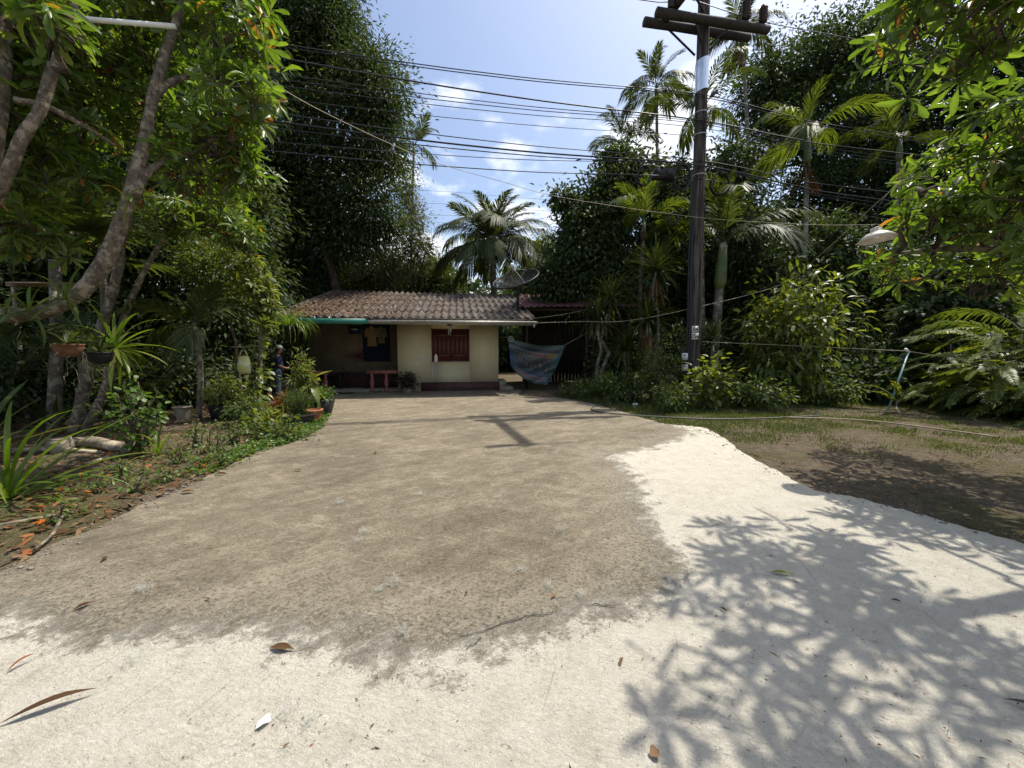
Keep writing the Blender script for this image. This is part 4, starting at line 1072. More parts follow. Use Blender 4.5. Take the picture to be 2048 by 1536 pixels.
# ------------------------------------------------------------------ rosette-leaved trees over the yard
LEAFM = {}
def leaf_meshes(mat, tm, key):
    if key not in LEAFM:
        ms = []
        for i in range(5):
            v = tm[0].copy(); v[:, 2] *= (.5 + .35 * i); v[:, 0] *= 1 + .05 * (i - 2)
            ms.append(mesh_data('leaf', v, [tm[1]], mat, np.full(len(v), .2 * i)))
        LEAFM[key] = ms
    return LEAFM[key]
def rosette_tree(name, label, base, limbs, blobs, n, L, asp, mat, seed, n_obj=290, lift=.7, twig=.35, group=None, bark=None, nl=(8, 13)):
    rs = np.random.default_rng(seed); t = thing(name, label, 'tree', tuple(base), group); b = np.array(blobs, float)
    for i, (pts, rad) in enumerate(limbs):
        q = smooth_path([tuple(p) + (r,) for p, r in zip(pts, rad)], 5); m = MB()
        q[:, 3] *= 1 + .05 * np.sin(np.arange(len(q)) * 1.9)
        Vt, Ft = tube(q[:, :3], q[:, 3], 14); nn = len(q) * 14; kx = np.arange(nn); ax_ = np.column_stack([kx % 14, kx // 14 * 1.0]); ctr = np.repeat(q[:, :3], 14, 0); Vt[:nn] = ctr + (Vt[:nn] - ctr) * (1 + .26 * (vnoise(ax_, .31, 40 + i) - .5) + .16 * (vnoise(ax_, .9, 60 + i) - .5))[:, None]; m.add(Vt, Ft); m.build('trunk' if i == 0 else 'limb', bark or B_GREY, t, smooth=True)
    c, cd, ci = sample_blobs(blobs, n, rs, .5)
    axis = nrm_(cd * .55 + rs.normal(size=(n, 3)) * .35 + np.array([0, 0, lift]))
    tw = MB(); allp = np.concatenate([smooth_path(p, 3) for p, r in limbs if len(p) > 1])
    for i in range(len(b)):
        j = np.argmin(np.linalg.norm(allp - b[i, :3], axis=1)); p, r = limb(allp[j], b[i, :3], .035, .016, rs, .10, 6); tw.tube(p, r, 6)
    for i in range(n):
        k0 = c[i] - axis[i] * twig; p, r = limb(k0 + (b[ci[i], :3] - k0) * rs.uniform(.15, .6), k0, .012, .008, rs, .08, 3)
        tw.tube(np.vstack([p, c[i][None]]), [.012, .010, .008, .006], 4, cap=False)
    tw.build('branchwork', B_DARK, t, smooth=True)
    Pp, D, U, LL = [], [], [], []
    for i in range(n):
        k = rs.integers(*nl); a = np.arange(k) * 2.399 + rs.random() * 6; th = rs.uniform(.75, 1.75, k)
        ax = axis[i]; s = nrm_(np.cross(ax, [.3, .9, .2])); q = np.cross(ax, s)
        rad = np.cos(a)[:, None] * s + np.sin(a)[:, None] * q
        d = np.cos(th)[:, None] * ax + np.sin(th)[:, None] * rad + [0, 0, -.18]
        Pp.append(c[i] + rad * .01 - ax * rs.uniform(0, .07, (k, 1))); D.append(d); U.append(ax + .25 * rs.normal(size=(k, 3))); LL.append(L * rs.uniform(.65, 1.15, k) * rs.uniform(.8, 1.1))
    Pp, D, U, LL = np.concatenate(Pp), np.concatenate(D), np.concatenate(U), np.concatenate(LL)
    px = np.array([proj(p) for p in Pp]); vis = (px[:, 0] > 0) & (px[:, 0] < 2048) & (px[:, 1] > 0) & (px[:, 1] < 1536) & (px[:, 2] > .3)
    size = np.where(vis, LL / np.maximum(px[:, 2], .3), 0); order = np.argsort(-size); ob = order[:n_obj]; rest = order[n_obj:]
    ms = leaf_meshes(mat, TOB, mat.name); Dn, S, N = frames(D, U)
    for i in ob:
        M = Matrix(((*S[i],), (*Dn[i],), (*N[i],))).transposed().to_4x4()
        M = Matrix.Translation(Vector(Pp[i])) @ M @ Matrix.Diagonal((LL[i] * asp, LL[i], LL[i], 1))
        inst('leaf', ms[int(rs.integers(5))], t, M)
    leaf_obj('crown', Pp[rest], D[rest], U[rest], LL[rest], LL[rest] * asp, TOB, mat, t, rs)
    return t
def pp(lst): return [tuple(P(*q)) for q in lst]
lt_main = (pp([(-280, 960, 4.4), (-240, 780, 4.4), (-140, 668, 4.5), (-20, 634, 4.6), (70, 628, 4.6), (137, 602, 4.65), (190, 552, 4.7), (226, 488, 4.75), (258, 400, 4.8), (288, 290, 4.9), (305, 200, 5.0), (330, 110, 5.1), (354, 40, 5.2), (382, -70, 5.4), (400, -200, 5.6)]), [.14, .13, .115, .10, .085, .08, .08, .074, .068, .064, .058, .053, .047, .037, .025])
lt2 = (pp([(-60, 470, 4.3), (2, 375, 4.3), (45, 275, 4.3), (85, 208, 4.4), (115, 100, 4.5), (150, 20, 4.7), (160, -90, 5)]), [.06, .056, .053, .05, .045, .035, .02])
lt3 = (pp([(-40, 470, 4.6), (-12, 300, 4.6), (4, 150, 4.7), (10, 0, 4.8), (0, -150, 5)]), [.085, .08, .07, .065, .05])
lt4 = (pp([(305, 205, 5.0), (330, 172, 5.1), (372, 152, 5.3), (420, 130, 5.5)]), [.045, .038, .03, .02])
lt5 = (pp([(268, 395, 4.8), (300, 340, 4.9), (340, 318, 5.1), (400, 300, 5.3)]), [.045, .038, .03, .02])
lt6 = (pp([(30, 200, 4.5), (90, 212, 4.6), (150, 242, 4.8), (230, 290, 5)]), [.035, .03, .025, .015])
LB = [blob(470, 70, 75, 70, 5.4, .7), blob(490, 175, 60, 55, 5.3, .6), blob(440, 265, 75, 50, 5.4, .7), blob(400, 350, 90, 40, 5.6, .7), blob(480, 330, 55, 35, 5.8, .5), blob(320, 70, 130, 70, 6.2, .8), blob(420, -40, 120, 60, 5.6, .8),
      blob(230, -60, 200, 80, 5.2, 1.0), blob(150, 90, 140, 80, 5.8, .9), blob(60, 150, 110, 90, 5.2, .9), blob(190, 230, 130, 80, 6.3, .9), blob(60, 310, 90, 70, 5.5, .7), blob(110, 40, 90, 50, 3.9, .4), blob(330, 240, 90, 70, 6.6, .8), blob(180, 340, 90, 50, 6.4, .6), blob(40, 450, 90, 70, 5.6, .7), blob(-120, 200, 160, 200, 4.6, 1.2), blob(-100, -60, 200, 120, 4.6, 1.2)]
rosette_tree('yard_tree', 'leaning mottled tree with whorled bright leaves over the planted garden bed', P(-280, 960, 4.4) * 1.0, [lt_main, lt2, lt3, lt4, lt5, lt6], LB, 820, .28, .26, G_ROS, 11)
# second, straighter twin-stemmed one behind it
base2 = G(150, 866)
tb = [(pp([(150, 868, 7.2), (172, 765, 7.2), (190, 695, 7.2), (216, 620, 7.2), (236, 540, 7.3), (246, 450, 7.4), (262, 330, 7.6), (300, 200, 7.8)]), [.105, .09, .085, .08, .078, .07, .055, .035]),
      (pp([(168, 866, 7.2), (203, 795, 7.25), (221, 742, 7.3), (232, 690, 7.3), (245, 640, 7.4), (290, 540, 7.6), (350, 440, 7.8)]), [.08, .07, .065, .06, .055, .045, .025])]
B2 = [blob(330, 430, 90, 50, 7.8, .8), blob(430, 440, 70, 45, 8.0, .8), blob(260, 250, 110, 80, 8.0, .9), blob(400, 210, 90, 80, 8.2, .9), blob(130, 450, 100, 60, 8.0, .8), blob(480, 470, 50, 35, 8.0, .5), blob(450, 400, 60, 50, 8.4, .6)]
rosette_tree('yard_tree', 'slim twin-stemmed tree rising from beside the split log', base2, tb, B2, 330, .24, .27, G_ROS, 12, n_obj=120)
# vine-wrapped sapling at the edge of the yard
tb = [(pp([(512, 842, 8.8), (508, 790, 8.8), (520, 730, 8.8), (522, 660, 8.85), (528, 600, 8.9), (520, 540, 8.9)]), [.06, .05, .045, .045, .04, .02])]
B3 = [blob(480, 525, 50, 22, 8.9, .5), blob(530, 600, 22, 40, 8.9, .3), blob(512, 575, 30, 30, 8.8, .35), blob(535, 640, 16, 25, 8.8, .25)]
rosette_tree('vine_sapling', 'crooked sapling with bright rosettes and heart-leaved vine by the potted plants', G(512, 842), tb, B3, 85, .24, .26, G_BRT, 13, n_obj=120, twig=.2)
rs = np.random.default_rng(5); q = smooth_path(tb[0][0], 8); kk = rs.integers(0, len(q), 150)
off = rs.normal(size=(150, 3)) * [.10, .10, .06]
hv = thing('climbing_vine', 'heart-leaved climbing vine winding up the crooked sapling', 'vine', tuple(G(514, 846)))
leaf_obj('foliage', q[kk] + off, off * [1, 1, .2] + [0, 0, -.08], off + [0, -.05, .12], rs.uniform(.11, .2, 150), rs.uniform(.09, .15, 150), TRO, G_BRT, hv, rs)
# the tree at the other side, over the camera's sun side
rt_main = ([(7.6, 3.3, -.05), (7.4, 3.35, 1.2), (7.1, 3.4, 2.4), (6.5, 3.4, 3.3), (5.8, 3.4, 3.9), (5.0, 3.3, 4.4), (4.1, 3.2, 4.8)], [.17, .15, .14, .12, .1, .08, .04])
rt2 = ([(6.5, 3.5, 3.4), (6.3, 4.2, 3.7), (6.1, 5.0, 3.9), (6.0, 5.8, 3.9)], [.08, .07, .05, .03])
rt3 = ([(6.9, 3.4, 2.9), (6.4, 2.8, 3.7), (5.4, 2.3, 4.3), (4.3, 1.9, 4.6)], [.1, .09, .07, .04])
rt4 = ([(7.0, 3.4, 2.5), (6.2, 4.4, 2.7), (5.7, 5.0, 2.9), (5.2, 5.3, 2.9)], [.06, .05, .04, .02])
RB = [blob(1835, 45, 85, 60, 4.0, .6), blob(1930, 90, 90, 60, 4.0, .7), blob(2010, 30, 90, 60, 3.7, .7), blob(1980, 210, 60, 60, 4.3, .6), blob(1955, 320, 80, 60, 4.6, .7), blob(1900, 395, 80, 40, 4.9, .6), blob(1820, 425, 75, 28, 5.0, .4), blob(1995, 430, 80, 70, 4.6, .7),
      blob(1770, 535, 55, 35, 5.2, .4), blob(1870, 540, 90, 45, 5.2, .6), blob(1990, 540, 90, 50, 4.8, .7), blob(2080, 300, 100, 200, 4.2, .9),
      (4.15, 3.1, 4.8, .9, .8, .25), (3.55, 3.3, 4.9, .6, .6, .2), (5.0, 2.45, 4.7, 1.0, .8, .3), (4.2, 1.95, 4.6, .9, .8, .25), (3.3, 2.1, 4.6, .6, .7, .25), (2.75, 2.83, 4.7, .5, .5, .2), (3.0, 2.4, 4.8, .5, .4, .2), (6.0, 1.9, 4.6, 1.0, 1.0, .5), (5.0, 1.25, 4.5, .8, .6, .25), (6.9, 3.6, 4.8, 1.0, 1.2, .9), (7.6, 5.0, 4.5, 1.1, 1.3, .9), (7.3, 6.4, 4.2, 1.1, .9, .8), (8.8, 4.0, 4.6, 1.2, 1.4, .9)]
rosette_tree('shade_tree', 'tree with long glossy drooping whorled leaves casting dappled shade on the white paving', (7.6, 3.3, 0), [rt_main, rt2, rt3, rt4], RB, 640, .27, .25, G_ROS, 21)

# ------------------------------------------------------------------ tall and middle trees
TALL = 'tall trees round the yard'
broad_tree('tall_tree', 'tallest dark small-leaved tree standing behind the porch end of the house', (-8.8, 19.5),
           [blob(650, 60, 75, 110, 19.5, 2.6), blob(740, 210, 75, 80, 19, 2.2), blob(650, 330, 110, 90, 19.5, 2.4), blob(600, 150, 90, 130, 20, 2.5), blob(770, 300, 50, 60, 19, 1.6), blob(640, 470, 90, 80, 19.5, 2), blob(730, 430, 80, 80, 19, 2), blob(560, 380, 70, 150, 20, 2), blob(620, -130, 90, 100, 20, 2.6), blob(600, 560, 90, 40, 20, 2), blob(735, 140, 50, 55, 19, 1.5)],
           84000, .25, .075, G_DARK, 31, clump=.58, per=170, tr=.34, group=TALL, twigs=90, core=.06)
broad_tree('feathery_tree', 'thin feathery grey-green tree beside the tall dark one', (-5.4, 22.5), [blob(822, 440, 38, 70, 22.5, 1.1), blob(838, 505, 36, 50, 22.5, 1.1), blob(812, 370, 22, 50, 22.5, .8), blob(790, 520, 40, 50, 22.5, 1)], 9000, .16, .04, G_GREY, 32, clump=.32, per=30, tr=.09, twigs=90, group=TALL)
broad_tree('roadside_tree', 'bushy pale-leaved tree directly behind the middle of the house roof', (-8.6, 24), [blob(690, 560, 60, 45, 24, 1.5), blob(760, 545, 60, 55, 24, 1.5), blob(650, 570, 50, 30, 24, 1.5)], 15000, .17, .06, G_GREY, 33, clump=.4, per=35, tr=.12, group=TALL)
broad_tree('roadside_tree', 'pale bushy tree between the feathery tree and the coconut palm', (-4.6, 25), [blob(840, 560, 50, 45, 25, 1.5), blob(890, 575, 35, 35, 25, 1.2), blob(875, 535, 22, 30, 25, 1)], 11000, .17, .06, G_MID, 34, clump=.4, per=35, tr=.12, group=TALL)
broad_tree('roadside_tree', 'sunlit green tree peeping out beside the coconut palm', (2.2, 28), [blob(1085, 500, 26, 34, 28, 1.3), blob(1050, 560, 40, 40, 28, 1.5), blob(1110, 560, 40, 50, 28, 1.5)], 9000, .2, .08, G_MID, 35, clump=.4, per=35, tr=.14, group=TALL)
broad_tree('glossy_tree', 'broad glossy-leaved tree between the coconut palm and the power pole', (4.2, 17.5), [blob(1205, 440, 75, 80, 17.5, 1.7), blob(1262, 372, 62, 55, 17.5, 1.5), blob(1160, 500, 60, 80, 17, 1.5), blob(1122, 398, 16, 22, 17, .4), blob(1150, 415, 24, 20, 17, .5), blob(1240, 560, 90, 60, 17, 1.6), blob(1110, 570, 40, 55, 17, 1.1), blob(1330, 470, 50, 80, 17.5, 1.4), blob(1235, 320, 30, 25, 17.5, .7)], 34000, .23, .092, G_DARK, 36, clump=.36, per=38, tr=.2, group=TALL, tm=TLA)
broad_tree('tall_tree', 'wide dark crown rising behind the palms, sky showing through its leaves', (17.5, 24), [blob(1590, 150, 95, 85, 24, 2.8), blob(1700, 110, 100, 75, 24, 2.8), blob(1810, 120, 95, 80, 24, 2.8), blob(1560, 270, 70, 80, 24, 2.4), blob(1690, 260, 120, 90, 23, 2.8), blob(1840, 250, 100, 90, 23, 2.8), blob(1900, 370, 90, 80, 23, 2.6), blob(1630, 390, 90, 70, 23, 2.4), blob(1760, 390, 120, 75, 23, 2.6), blob(1510, 190, 40, 60, 24, 1.5)], 66000, .29, .10, G_DARK, 37, clump=.66, per=170, tr=.4, group=TALL, twigs=120, core=.025)
broad_tree('glossy_tree', 'dense dark tree closing the gap straight behind the pole', (8.2, 18.5), [blob(1400, 430, 65, 80, 18.5, 1.6), blob(1460, 350, 55, 70, 19, 1.5), blob(1380, 560, 80, 80, 18, 1.7), blob(1480, 470, 60, 80, 19, 1.5), blob(1350, 380, 45, 60, 18.5, 1.2), blob(1470, 590, 70, 70, 18, 1.5), blob(1300, 610, 60, 60, 18, 1.4)], 26000, .24, .09, G_DARK, 47, clump=.42, per=60, tr=.2, group=TALL, tm=TLA)
broad_tree('tall_tree', 'dark tree closing the view behind the shade tree', (25, 22), [blob(2010, 250, 130, 120, 20, 3), blob(2060, 80, 130, 120, 20, 3), blob(2000, 420, 130, 100, 19, 3), blob(2150, 350, 150, 250, 18, 3)], 30000, .26, .10, G_DARK, 38, clump=.6, per=55, tr=.3, group=TALL)
broad_tree('garden_tree', 'dark tree standing behind the leaning yard tree', (-13.5, 13), [blob(120, 330, 150, 140, 13, 2.2), blob(300, 300, 130, 150, 13.5, 2.2), blob(60, 120, 180, 150, 13, 2.4), blob(260, 100, 170, 130, 14, 2.4), blob(420, 120, 120, 140, 14, 2.2), blob(-80, 300, 150, 250, 12, 2.5)], 34000, .24, .085, G_DARK, 39, clump=.55, per=50, tr=.25, group=TALL)
broad_tree('garden_tree', 'shadowy middle tree between the twin stems and the vine sapling', (-9.0, 12.2), [blob(380, 500, 110, 70, 12.3, 1.5), blob(480, 420, 70, 90, 13, 1.3), blob(330, 620, 100, 60, 12, 1.4), blob(450, 640, 70, 60, 12, 1.1), blob(510, 560, 50, 80, 13, 1)], 19000, .20, .075, G_DARK, 40, clump=.4, per=40, tr=.14, group=TALL)
broad_tree('garden_tree', 'dense dark tree behind the hanging baskets', (-13.5, 10.4), [blob(60, 560, 130, 80, 10.5, 1.6), blob(180, 500, 120, 90, 11, 1.6), blob(40, 700, 120, 70, 10.5, 1.4), blob(230, 640, 90, 70, 11, 1.3), blob(-120, 600, 160, 160, 9.5, 2)], 17000, .22, .085, G_DARK, 41, clump=.45, per=45, tr=.16, group=TALL)
# hedge-like small-leaved bush hanging behind the sapling, sunlit
broad_tree('hanging_bush', 'yellowish fine-leaved bush tumbling behind the vine sapling', (-7.0, 9.8), [blob(430, 545, 60, 45, 9.8, .7), blob(480, 600, 45, 40, 9.6, .6), blob(400, 500, 50, 40, 10, .7), blob(495, 545, 30, 40, 9.8, .5)], 5200, .09, .035, G_MID, 42, clump=.2, per=25, tr=.05, cat='shrub', twigs=80)
# shade-grown trees under the tall crowns
UND = 'understorey trees in the shade'
broad_tree('understorey_tree', 'dark leafy tree in the gap behind the drooping-leaf bush', (9.8, 15), [blob(1540, 560, 90, 70, 15, 1.6), blob(1640, 500, 80, 70, 15.5, 1.6), blob(1520, 680, 80, 60, 15, 1.4), blob(1640, 640, 80, 70, 16, 1.5), blob(1480, 480, 60, 80, 15.5, 1.3)], 15000, .23, .09, G_DARK, 43, clump=.42, per=40, tr=.14, group=UND)
broad_tree('understorey_tree', 'shadowy tree behind the leaning blue pipe', (15.5, 16), [blob(1740, 560, 90, 80, 17, 1.8), blob(1850, 580, 90, 80, 16.5, 1.8), blob(1800, 690, 110, 50, 17.5, 1.8), blob(1950, 560, 80, 100, 16, 1.8)], 15000, .25, .10, G_DARK, 44, clump=.5, per=45, tr=.16, group=UND)
broad_tree('understorey_tree', 'big-leaved dark shrub tree beside the ferns', (13.5, 12.6), [blob(1880, 620, 60, 50, 12.2, 1.0), blob(1920, 540, 60, 40, 12.2, 1.0), blob(1960, 640, 50, 50, 12, .9), blob(1880, 690, 50, 40, 12, .9)], 4200, .24, .11, G_DARK, 45, clump=.35, per=30, tr=.07, group=UND, tm=TLA)

# a far wood all round that closes the horizon
rs = np.random.default_rng(99); n = 80000
ang = rs.uniform(R(-88), R(88), n); rad = rs.uniform(32, 46, n); nlow = 30000; rad[:nlow] = rs.uniform(27, 33, nlow)
hh = 6.5 + 3.0 * vnoise(np.column_stack([ang * 9, ang * 0]), 1, 3) + 1.6 * vnoise(np.column_stack([ang * 40, ang * 0]), 1, 4) + np.abs(ang) * 4
Pp = np.column_stack([np.sin(ang) * rad, np.cos(ang) * rad, rs.random(n) ** .8 * hh]); Pp[:nlow, 2] = rs.random(nlow) * 3.6
wood = leaf_obj('far_woods', Pp, rdir(rs, n) + [0, 0, -.4], np.array([0, 0, 1.0]) + rs.normal(size=(n, 3)) * .5, rs.uniform(.5, .95, n), rs.uniform(.25, .45, n), T2, G_DARK, None, rs)
tag(wood, 'far dark woods closing the view behind everything', 'woods', kind='stuff')

# ------------------------------------------------------------------ palms
dryF = frond_mesh('dry_frond', 1.8, 26, .55, .03, -.7, -1.4, .6, 1.6, G_DRY, 5)
AR = frond_set('areca', 2.3, .75, .05, 34, G_PALM, 50)
ARL = frond_set('areca', 3.0, 1.0, .055, 40, G_PALM, 55)
ARB = frond_set('areca', 2.1, .80, .060, 30, G_PALMB, 60)
ARN = frond_set('areca', 2.4, .95, .055, 40, G_PALMB, 65)
CO = frond_set('coco', 3.9, 1.1, .06, 66, G_COCO, 70)
PG = 'areca palms beside the pole'
def gpt(px, Y): q = P(px, 700, Y); return (q.x, q.y, 0)
palm('coconut_palm', 'full drooping coconut palm behind the house roof', gpt(987, 22), tuple(P(985, 494, 22)), CO, 38, .17, 0, 1, up=.28, mid=.36, trunk_mat=B_PALM)
palm('areca_palm', 'slender palm, tall bare stem, drooping crown against open sky', gpt(1316, 21), tuple(P(1313, 172, 21)), AR, 15, .085, .9, 2, PG, dry=4, dry_mesh=dryF, up=.25, mid=.2)
palm('areca_palm', 'tallest slender palm with its crown above the crossarm ends', gpt(1486, 21), tuple(P(1482, 62, 21)), AR, 15, .085, .8, 3, PG, dry=3, dry_mesh=dryF, up=.25, mid=.25)
palm('areca_palm', 'palm whose crown spreads just behind the pole under the metal sleeve', gpt(1412, 15.5), tuple(P(1405, 216, 15.5)), AR, 9, .09, .8, 4, PG, up=.25, mid=.45)
palm('areca_palm', 'short-crowned palm above the glossy tree', gpt(1245, 21), tuple(P(1244, 284, 21)), AR, 9, .08, .6, 5, PG, up=.35, mid=.5)
palm('areca_palm', 'palm with bright backlit fronds before the wide dark crown', gpt(1612, 14.5), tuple(P(1616, 276, 14.5)), ARN, 7, .085, .9, 6, PG, dry=3, dry_mesh=dryF, up=.3, mid=.4)
palm('areca_palm', 'thick green-stemmed palm standing close beside the pole', gpt(1427, 12.7), tuple(P(1447, 488, 12.7)), ARL, 9, .13, 1.5, 7, PG, up=.3, mid=.6)
palm('areca_palm', 'palm with broad sunlit fronds above the spiky dracaena', gpt(1292, 14.2), tuple(P(1288, 448, 14.2)), ARB, 8, .07, .6, 8, PG, up=.45, mid=.45, trunk_mat=B_DARK, shaft_mat=B_DARK)
palm('areca_palm', 'ragged dim palm in front of the dark woods by the shade tree', gpt(1796, 18), tuple(P(1800, 282, 18)), AR, 8, .09, .9, 9, PG, up=.3, mid=.4)
palm('areca_palm', 'small palm top showing at the edge of the tall dark tree', gpt(826, 25), tuple(P(828, 292, 25)), AR, 8, .08, .6, 10, PG)
palm('areca_palm', 'bushy young palm growing over the potted plants of the garden bed', tuple(G(396, 838)), tuple(P(388, 650, 8.3)), frond_set('areca', 1.35, .62, .05, 26, G_PALM, 80), 8, .05, .4, 12, 'young palms', up=.35, mid=.45)
palm('areca_palm', 'young dark palm among the trunks behind the hanging baskets', tuple(G(60, 800)), tuple(P(45, 725, 7.2)), frond_set('areca', 2.0, .7, .05, 28, G_PALM, 84), 7, .05, .3, 13, 'young palms', up=.5, mid=.5)
palm('areca_palm', 'tall-leaved palm behind the leaning yard tree', gpt(210, 9.5), tuple(P(205, 470, 9.5)), AR, 9, .07, .5, 14, 'young palms', up=.4, mid=.5)
palm('areca_palm', 'low young palm by the foot of the blue pipe', tuple(G(1800, 832)), tuple(P(1795, 800, 9.6)), frond_set('fern', .9, .22, .03, 24, G_BRT, 88), 6, .02, 0, 15, 'young palms', up=.4, mid=.6)
palm('areca_palm', 'half-hidden palm with arching fronds among the ferns', (12.6, 9.2, 0), (12.2, 9.0, 1.7), frond_set('areca', 2.6, .55, .035, 44, G_PALMB, 90), 8, .06, 0, 17, 'young palms', up=.3, mid=.6)
# fan palm
def fan_mesh(seed):
    rs = np.random.default_rng(seed); Vs, Qs, rn, k = [], [], [], 0
    V0, F0 = tube([(0, 0, 0), (.5, 0, .12), (1.0, 0, .15)], [.02, .015, .012], 5); Vs.append(V0); Qs.append(F0[0]); k = len(V0); rn.append(np.full(k, .9))
    for i in range(22):
        a = R(-125 + 250 * i / 21); V, Q = blade_arrays(.95 * (1 - .12 * abs(i - 10.5) / 10.5), .10, .1, -.5 - .3 * rs.random(), 5, .35)
        ca, sa = math.cos(a), math.sin(a); V = V @ np.array([[ca, sa, 0], [-sa, ca, 0], [0, 0, 1]]) + [1.0, 0, .15]
        Vs.append(V); Qs.append(Q + k); k += len(V); rn.append(np.full(len(V), rs.random() * .999))
    return mesh_data('fan_leaf', np.concatenate(Vs), [np.concatenate(Qs)], G_PALM, np.concatenate(rn))
FM = fan_mesh(1)
fp = thing('fan_palm', 'dark fan palm with pleated round leaves behind the leaning trunk', 'palm', gpt(90, 7.6))
b0 = Vector(gpt(90, 7.6)); tp = P(110, 520, 7.6); m = MB(); m.tube([b0, (b0 + tp) / 2 + Vector((.05, 0, 0)), tp], [.12, .10, .09], 9); m.build('trunk', B_PALM, fp, smooth=True)
for i in range(9):
    inst('frond', FM, fp, Matrix.Translation(tp) @ Matrix.Rotation(i * 2.399 + .4, 4, 'Z') @ Matrix.Rotation(-1.0 + .13 * i, 4, 'Y'))

# ------------------------------------------------------------------ dracaenas
dracaena('dracaena', 'big spiky dracaena head on a shaggy brown stem before the pole', tuple(G(1302, 800)), [tuple(P(1312, 540, 12.3)), tuple(P(1296, 640, 12.2))], 95, 1.15, .055, G_PALM, 101, .06, skirt=26)
dracaena('dracaena', 'dark drooping dracaena on a slim pale stem beside the shed', tuple(G(1195, 790)), [tuple(P(1196, 640, 13.2)), tuple(P(1222, 600, 13.4))], 85, 1.15, .06, G_PALM, 102, .07, bend=1.3)
dracaena('dracaena', 'low broad dracaena clump between the two taller ones', tuple(G(1250, 796)), [tuple(P(1250, 700, 12.6)), tuple(P(1270, 740, 12.3))], 70, 1.0, .06, G_PALM, 103, .05)
dracaena('dracaena', 'spiky dracaena tuft tucked behind the pole foot', tuple(G(1425, 806)), [tuple(P(1425, 680, 12.0))], 55, .9, .05, G_PALM, 104, .05)

# ------------------------------------------------------------------ bushes round the pole
shrub('drooping_bush', 'large sunlit bush of drooping pale-edged leaves beside the palm stem', G(1570, 806), 4.1, 1.7, 2100, .30, .10, G_BRT, 111, tm=TLA, nst=16, droop=.38, clump=.20, zmin=.12, ry=1.2)
shrub('leafy_bush', 'bright broad-leaved weed bush at the foot of the pole', G(1412, 818), 1.45, .75, 420, .17, .10, G_BRT, 112, tm=TRO, nst=9, droop=.2, clump=.12)
shrub('leafy_bush', 'fine-leaved green bush between the dracaena and the pole', G(1318, 808), 2.1, .75, 3200, .075, .032, G_MID, 113, nst=12, clump=.13)
shrub('leafy_bush', 'dark low bush spreading under the dracaenas', G(1240, 806), .95, 1.0, 1500, .14, .06, G_MID, 114, nst=12, clump=.12)
shrub('leafy_bush', 'scrubby low bush at the yard edge by the shed', G(1165, 797), .6, .9, 1300, .10, .045, G_MID, 115, nst=11, clump=.1)
shrub('leafy_bush', 'ragged low bush between the hose and the pole foot', G(1345, 824), .75, .7, 900, .12, .05, G_MID, 116, nst=9, clump=.1)
shrub('leafy_bush', 'low green weeds under the drooping bush', G(1500, 818), .85, 1.1, 1600, .13, .055, G_MID, 117, nst=12, clump=.12)
shrub('leafy_bush', 'weedy skirt of green on the shady side of the drooping bush', G(1650, 812), .8, 1.0, 1400, .13, .055, G_MID, 118, nst=12, clump=.12)
FE = [frond_mesh('frond', 1.0 + .15 * i, 19, .20, .05, .5 - .25 * i, -.5 - .2 * i, 1.15, .5, G_BRT, 700 + i, bare=.12, rr=.007) for i in range(3)]
FE2 = [frond_mesh('frond', 1.0 + .15 * i, 19, .20, .05, .4 - .25 * i, -.6 - .2 * i, 1.15, .5, G_MID, 710 + i, bare=.12, rr=.007) for i in range(3)]
fern_bush('fern_bush', 'lush bright feathery bush beside the arching palm fronds', (11.6, 8.6), 2.7, 1.4, 120, FE, 121)
fern_bush('fern_bush', 'dim feathery bush sloping to the dirt lot', (11.7, 9.2), 1.4, .9, 80, FE2, 122)
fern_bush('fern_bush', 'spreading feathery bush behind the cord from the blue pipe', (12.6, 10.5), 2.6, 1.5, 130, FE2, 123)
fern_bush('fern_bush', 'low ferny scrub at the rim of the dirt lot', (11.7, 7.5), 1.1, 1.0, 80, FE2, 124)
fern_bush('fern_bush', 'tall feathery bush at the outer end of the ferns', (13.4, 8.2), 2.8, 1.3, 110, FE2, 126)
shrub('leafy_bush', 'dim broad-leaved weeds in the hollow behind the blue pipe', (10.9, 11.6), 1.3, 1.2, 700, .24, .12, G_DARK, 125, tm=TRO, nst=10)

# dark thicket that closes the bed and the lot behind the near plants
for i, (x, y, h, r, lab) in enumerate(((-7.6, 10.6, 1.5, .8, 'dark thicket bush between the tub and the porch'), (-9.2, 10.4, 2.0, 1.2, 'dark thicket bush behind the young palm of the bed'), (-10.9, 9.4, 2.2, 1.3, 'dark thicket bush behind the twin stems'), (-10.8, 7.4, 1.9, 1.2, 'dark thicket bush behind the terracotta hanging bowl'), (-12.6, 8.2, 2.4, 1.4, 'dark thicket bush at the outer end of the bed'), (-8.9, 8.9, 1.2, .8, 'dim low bush behind the grey pot'), (-11.5, 12.4, 2.4, 1.5, 'tall dark thicket bush under the garden trees'), (-9.4, 14.2, 2.2, 1.2, 'dark thicket bush beside the porch end'),
                                 (12.9, 13.4, 2.2, 1.6, 'dark thicket bush deep behind the blue pipe'), (16.0, 13.2, 2.6, 1.8, 'dark thicket bush behind the arching palm'), (9.0, 14.2, 2.2, 1.6, 'dark thicket bush behind the drooping bush'), (14.0, 9.0, 2.6, 1.6, 'dark thicket bush at the outer end of the lot'), (6.6, 13.8, 2.2, 1.4, 'dark thicket bush behind the pole foot'), (3.9, 14.6, 2.0, 1.1, 'dark thicket bush beside the shed posts'))):
    shrub('thicket_bush', lab, (x, y), h, r, int(900 * r * h), .17, .075, G_DARK if i != 5 else G_MID, 400 + i, nst=13, clump=.2, tm=TLA, group='thicket bushes')
